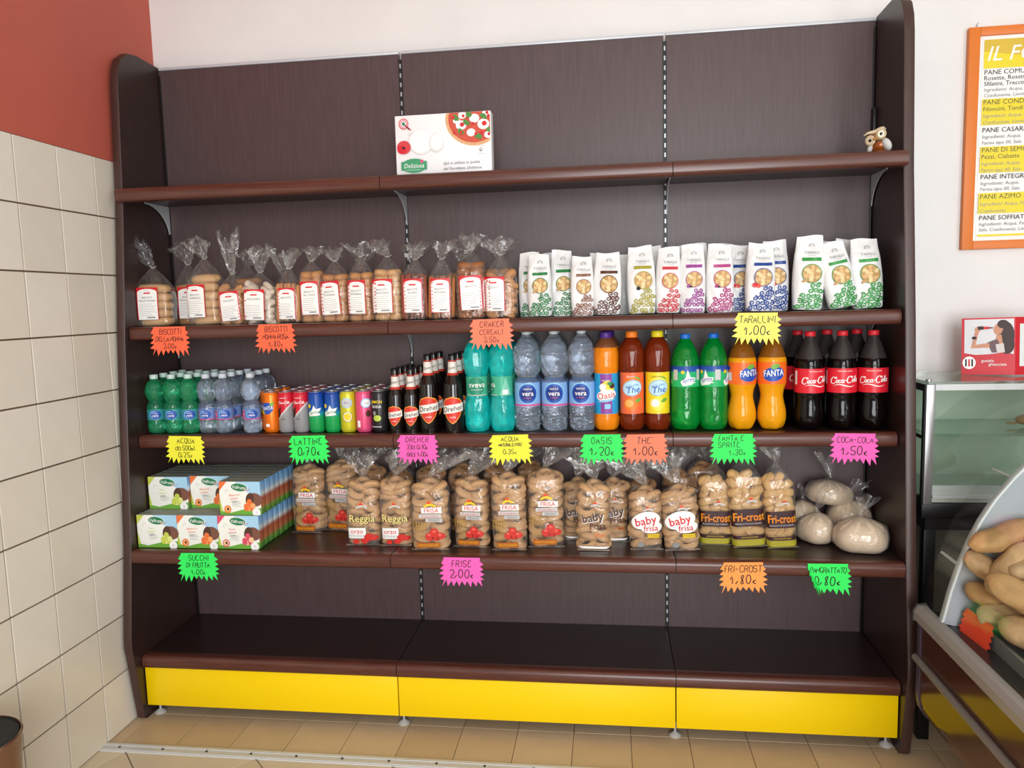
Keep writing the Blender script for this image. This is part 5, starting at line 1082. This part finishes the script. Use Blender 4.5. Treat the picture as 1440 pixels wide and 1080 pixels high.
strip(G, .005, Y0, Y1, 'curved_glass', bgl, bc)
strip(off(G, .006), .10, -.612, -.600, 'end_cheek', mat('cheek_grey', 'b9bcc4', .35, var=.03), bc)
strip(off(G, .0052), .006, -.622, -.6125, 'cheek_edge', mat('cheek_white_edge', 'e8ebee', .3), bc)
gm = MB()
for k in (3, 7): (xa, za), (xb, zb) = off(G, .006)[k], off(G, .012)[k]; gm.prism([(xa - .002, za - .002), (xa + .002, za + .003), (xb + .002, zb + .003), (xb - .002, zb - .002)], lambda a_, b_: (a_, -.5, b_), lambda a_, b_: (a_, -.6, b_))
O('glass_clamp', gm.mesh('glass_clamp', mat('clamp_grey', 'b8bcbc', .4), 0), bc)
railm = mat('rail_grey', '96908c', .42, var=.04, nscale=20); bodym = mat('counter_brown_laminate', '4a2c22', .16, var=.06, nscale=6); seam = mat('counter_side_trim', '4b4150', .35)
O('rail', MB().prism([(2.586, .505), (2.586, .53), (2.596, .545), (2.618, .549), (2.622, .54), (2.606, .5)], lambda a_, b_: (a_, Y0, b_), lambda a_, b_: (a_, Y1, b_)).mesh('rail', railm, 30), bc)
O('rail_end_cap', MB().prism([(2.583, .50), (2.583, .53), (2.594, .549), (2.62, .553), (2.63, .54), (2.63, .5)], lambda a_, b_: (a_, Y0 + .008, b_), lambda a_, b_: (a_, Y0, b_)).mesh('rail_end_cap', mat('cap_dark_grey', '4e4a4a', .4), 30), bc)
BP = [(2.600, .505), (2.600, .27), (2.606, .235), (2.625, .205), (2.70, .14), (2.76, .10), (3.4, .10), (3.4, .505)]
O('front_body', MB().prism(BP, lambda a_, b_: (a_, Y0 - .02, b_), lambda a_, b_: (a_, Y1, b_)).mesh('front_body', bodym, 50), bc)
O('end_panel', MB().prism([(x - .004 if x < 2.9 else x, z) for x, z in BP], lambda a_, b_: (a_, Y0, b_), lambda a_, b_: (a_, Y0 - .02, b_)).mesh('end_panel', seam, 50), bc)
O('bumper_bar', MB().tube([(2.594, Y0 + .004, .385), (2.594, Y1, .385)], .011, 12).mesh('bumper_bar', mat('bumper_grey', '7d7671', .4), 50), bc)
O('deck', MB().box(2.61, 3.35, Y1, Y0 - .012, .508, .535).mesh('deck', mat('deck_black', '2c2b2b', .18, var=.05), 0), bc)
O('tray', MB().box(2.69, 3.3, Y1 + .05, -.625, .535, .548).box(2.682, 2.692, Y1 + .05, -.625, .535, .572).mesh('tray', mat('tray_steel', '9aa09e', .3, .5), 0), bc)
O('back_frame', MB().box(3.28, 3.34, Y1, Y0, .535, 1.215).mesh('back_frame', railm, 0), bc)
for y in (-.56, -2.0): O('foot', MB().lathe([(.028, 0), (.03, .006), (.018, .016), (.014, .02), (.014, .12)], 18).mesh('foot', mat('foot_white', 'd6d2cc', .45)), bc, (2.775, y, 0))
crustm = [mat('bread_crust_%d' % i, c, .7, 0, .32, 22, .9, 45) for i, c in enumerate(('c9a176', 'bd9160', 'd0ad84', 'b88a58'))]
def loaf(c, ln, r, rot, lb, mi, pinch=.0):
    t = thing('bread_roll', lb, 'bread', c, rot, 'bread in the counter'); rng = random.Random(lb); rs = []
    for k in range(19):
        u = -1 + 2 * k / 18; q = max(.02, (1 - abs(u) ** 2.6)) ** .5 * (1 - pinch * math.exp(-(u * 3) ** 2)); ring = []
        for j in range(22):
            th = 2 * PI * j / 22; rr = r * q * (1 + .05 * math.sin(3 * th + 4 * u) + .16 * noise.noise(Vector((u * 2.2 + mi * 5, math.cos(th) * 1.4, math.sin(th) * 1.4 + ln * 40))) - .10 * math.exp(-((math.sin(th) - .75 + .15 * u) * 6) ** 2)); ring.append((u * ln / 2, rr * math.cos(th), rr * .82 * math.sin(th) + .01 * math.sin(u * 2)))
        rs.append(ring)
    b = O('crust', MB().rings(rs).mesh('crust', crustm[mi], 70), t)
    return t
LV = [((2.750, -.665, .815), .20, .043, (0, -.16, .06), 'long golden roll lying across the top of the pile', 1, 0), ((2.705, -.655, .722), .115, .038, (.3, .9, -.3), 'small roll at the upper left near the grey cheek', 0, 0), ((2.742, -.705, .738), .17, .046, (.2, -.85, -.3), 'tilted roll below the long top one', 0, 0), ((2.775, -.765, .765), .15, .04, (.1, -.2, -.9), 'pale roll at the right edge of the picture', 2, .2), ((2.745, -.815, .690), .22, .050, (.2, .55, -.5), 'largest loaf in the middle of the pile', 1, .12), ((2.708, -.665, .645), .11, .036, (.2, .6, -.5), 'small roll at the left behind the tray edge', 3, 0), ((2.732, -.715, .606), .13, .046, (0, .25, -.5), 'round roll above the red tag', 2, 0), ((2.742, -.835, .610), .16, .050, (0, .35, -.8), 'roll at the lower right of the pile', 0, 0), ((2.765, -.66, .600), .15, .045, (0, 0, -1.4), 'roll hidden at the bottom left of the pile', 3, 0), ((2.85, -.74, .62), .22, .06, (0, 0, -1.4), 'loaf at the bottom of the pile behind', 1, 0), ((2.83, -.70, .72), .2, .05, (0, .2, -1.2), 'loaf behind the tilted roll', 3, 0), ((2.87, -.72, .84), .2, .045, (0, -.1, -.2), 'roll high at the back of the pile', 0, 0), ((2.83, -.88, .72), .2, .05, (0, 0, -1.0), 'loaf beyond the right picture edge', 1, 0), ((2.75, -1.02, .60), .2, .05, (0, 0, -1.4), 'roll nearest the camera in the counter', 2, 0), ((2.80, -.80, .62), .2, .055, (0, 0, -1.3), 'loaf under the largest loaf', 3, 0)]
for c, ln, r, rot, lb, mi, pn in LV: loaf(c, ln, r, rot, lb, mi, pn)
price_tag(2.676, -.70, .60, 'red', [], 'red orange starburst price tag inside the bread counter', rotz=-PI / 2 + .1, tilt=-.25)

# ================================================================== WASTE BIN
t = thing('waste_bin', 'copper coloured round bin with dark liner in the lower left corner', 'bin', (.098, -1.225, 0))
O('shell', MB().lathe([(.085, 0), (.092, .004), (.118, .42), (.1215, .432), (.1165, .436), (.112, .42), (.088, .012), (.0005, .012)], 40).mesh('shell', mat('copper_metal', '9a7660', .25, .85, var=.2, nscale=8), 40), t)
O('liner', MB().lathe([(.1135, .432), (.1125, .434), (.108, .41), (.092, .20), (.0005, .18)], 40, lambda a_, z: 1 + (.012 * math.sin(9 * a_) if z < .42 else 0)).mesh('liner', mat('bin_liner_black', '0c1412', .6, bump=.6, bscale=40), 60), t)
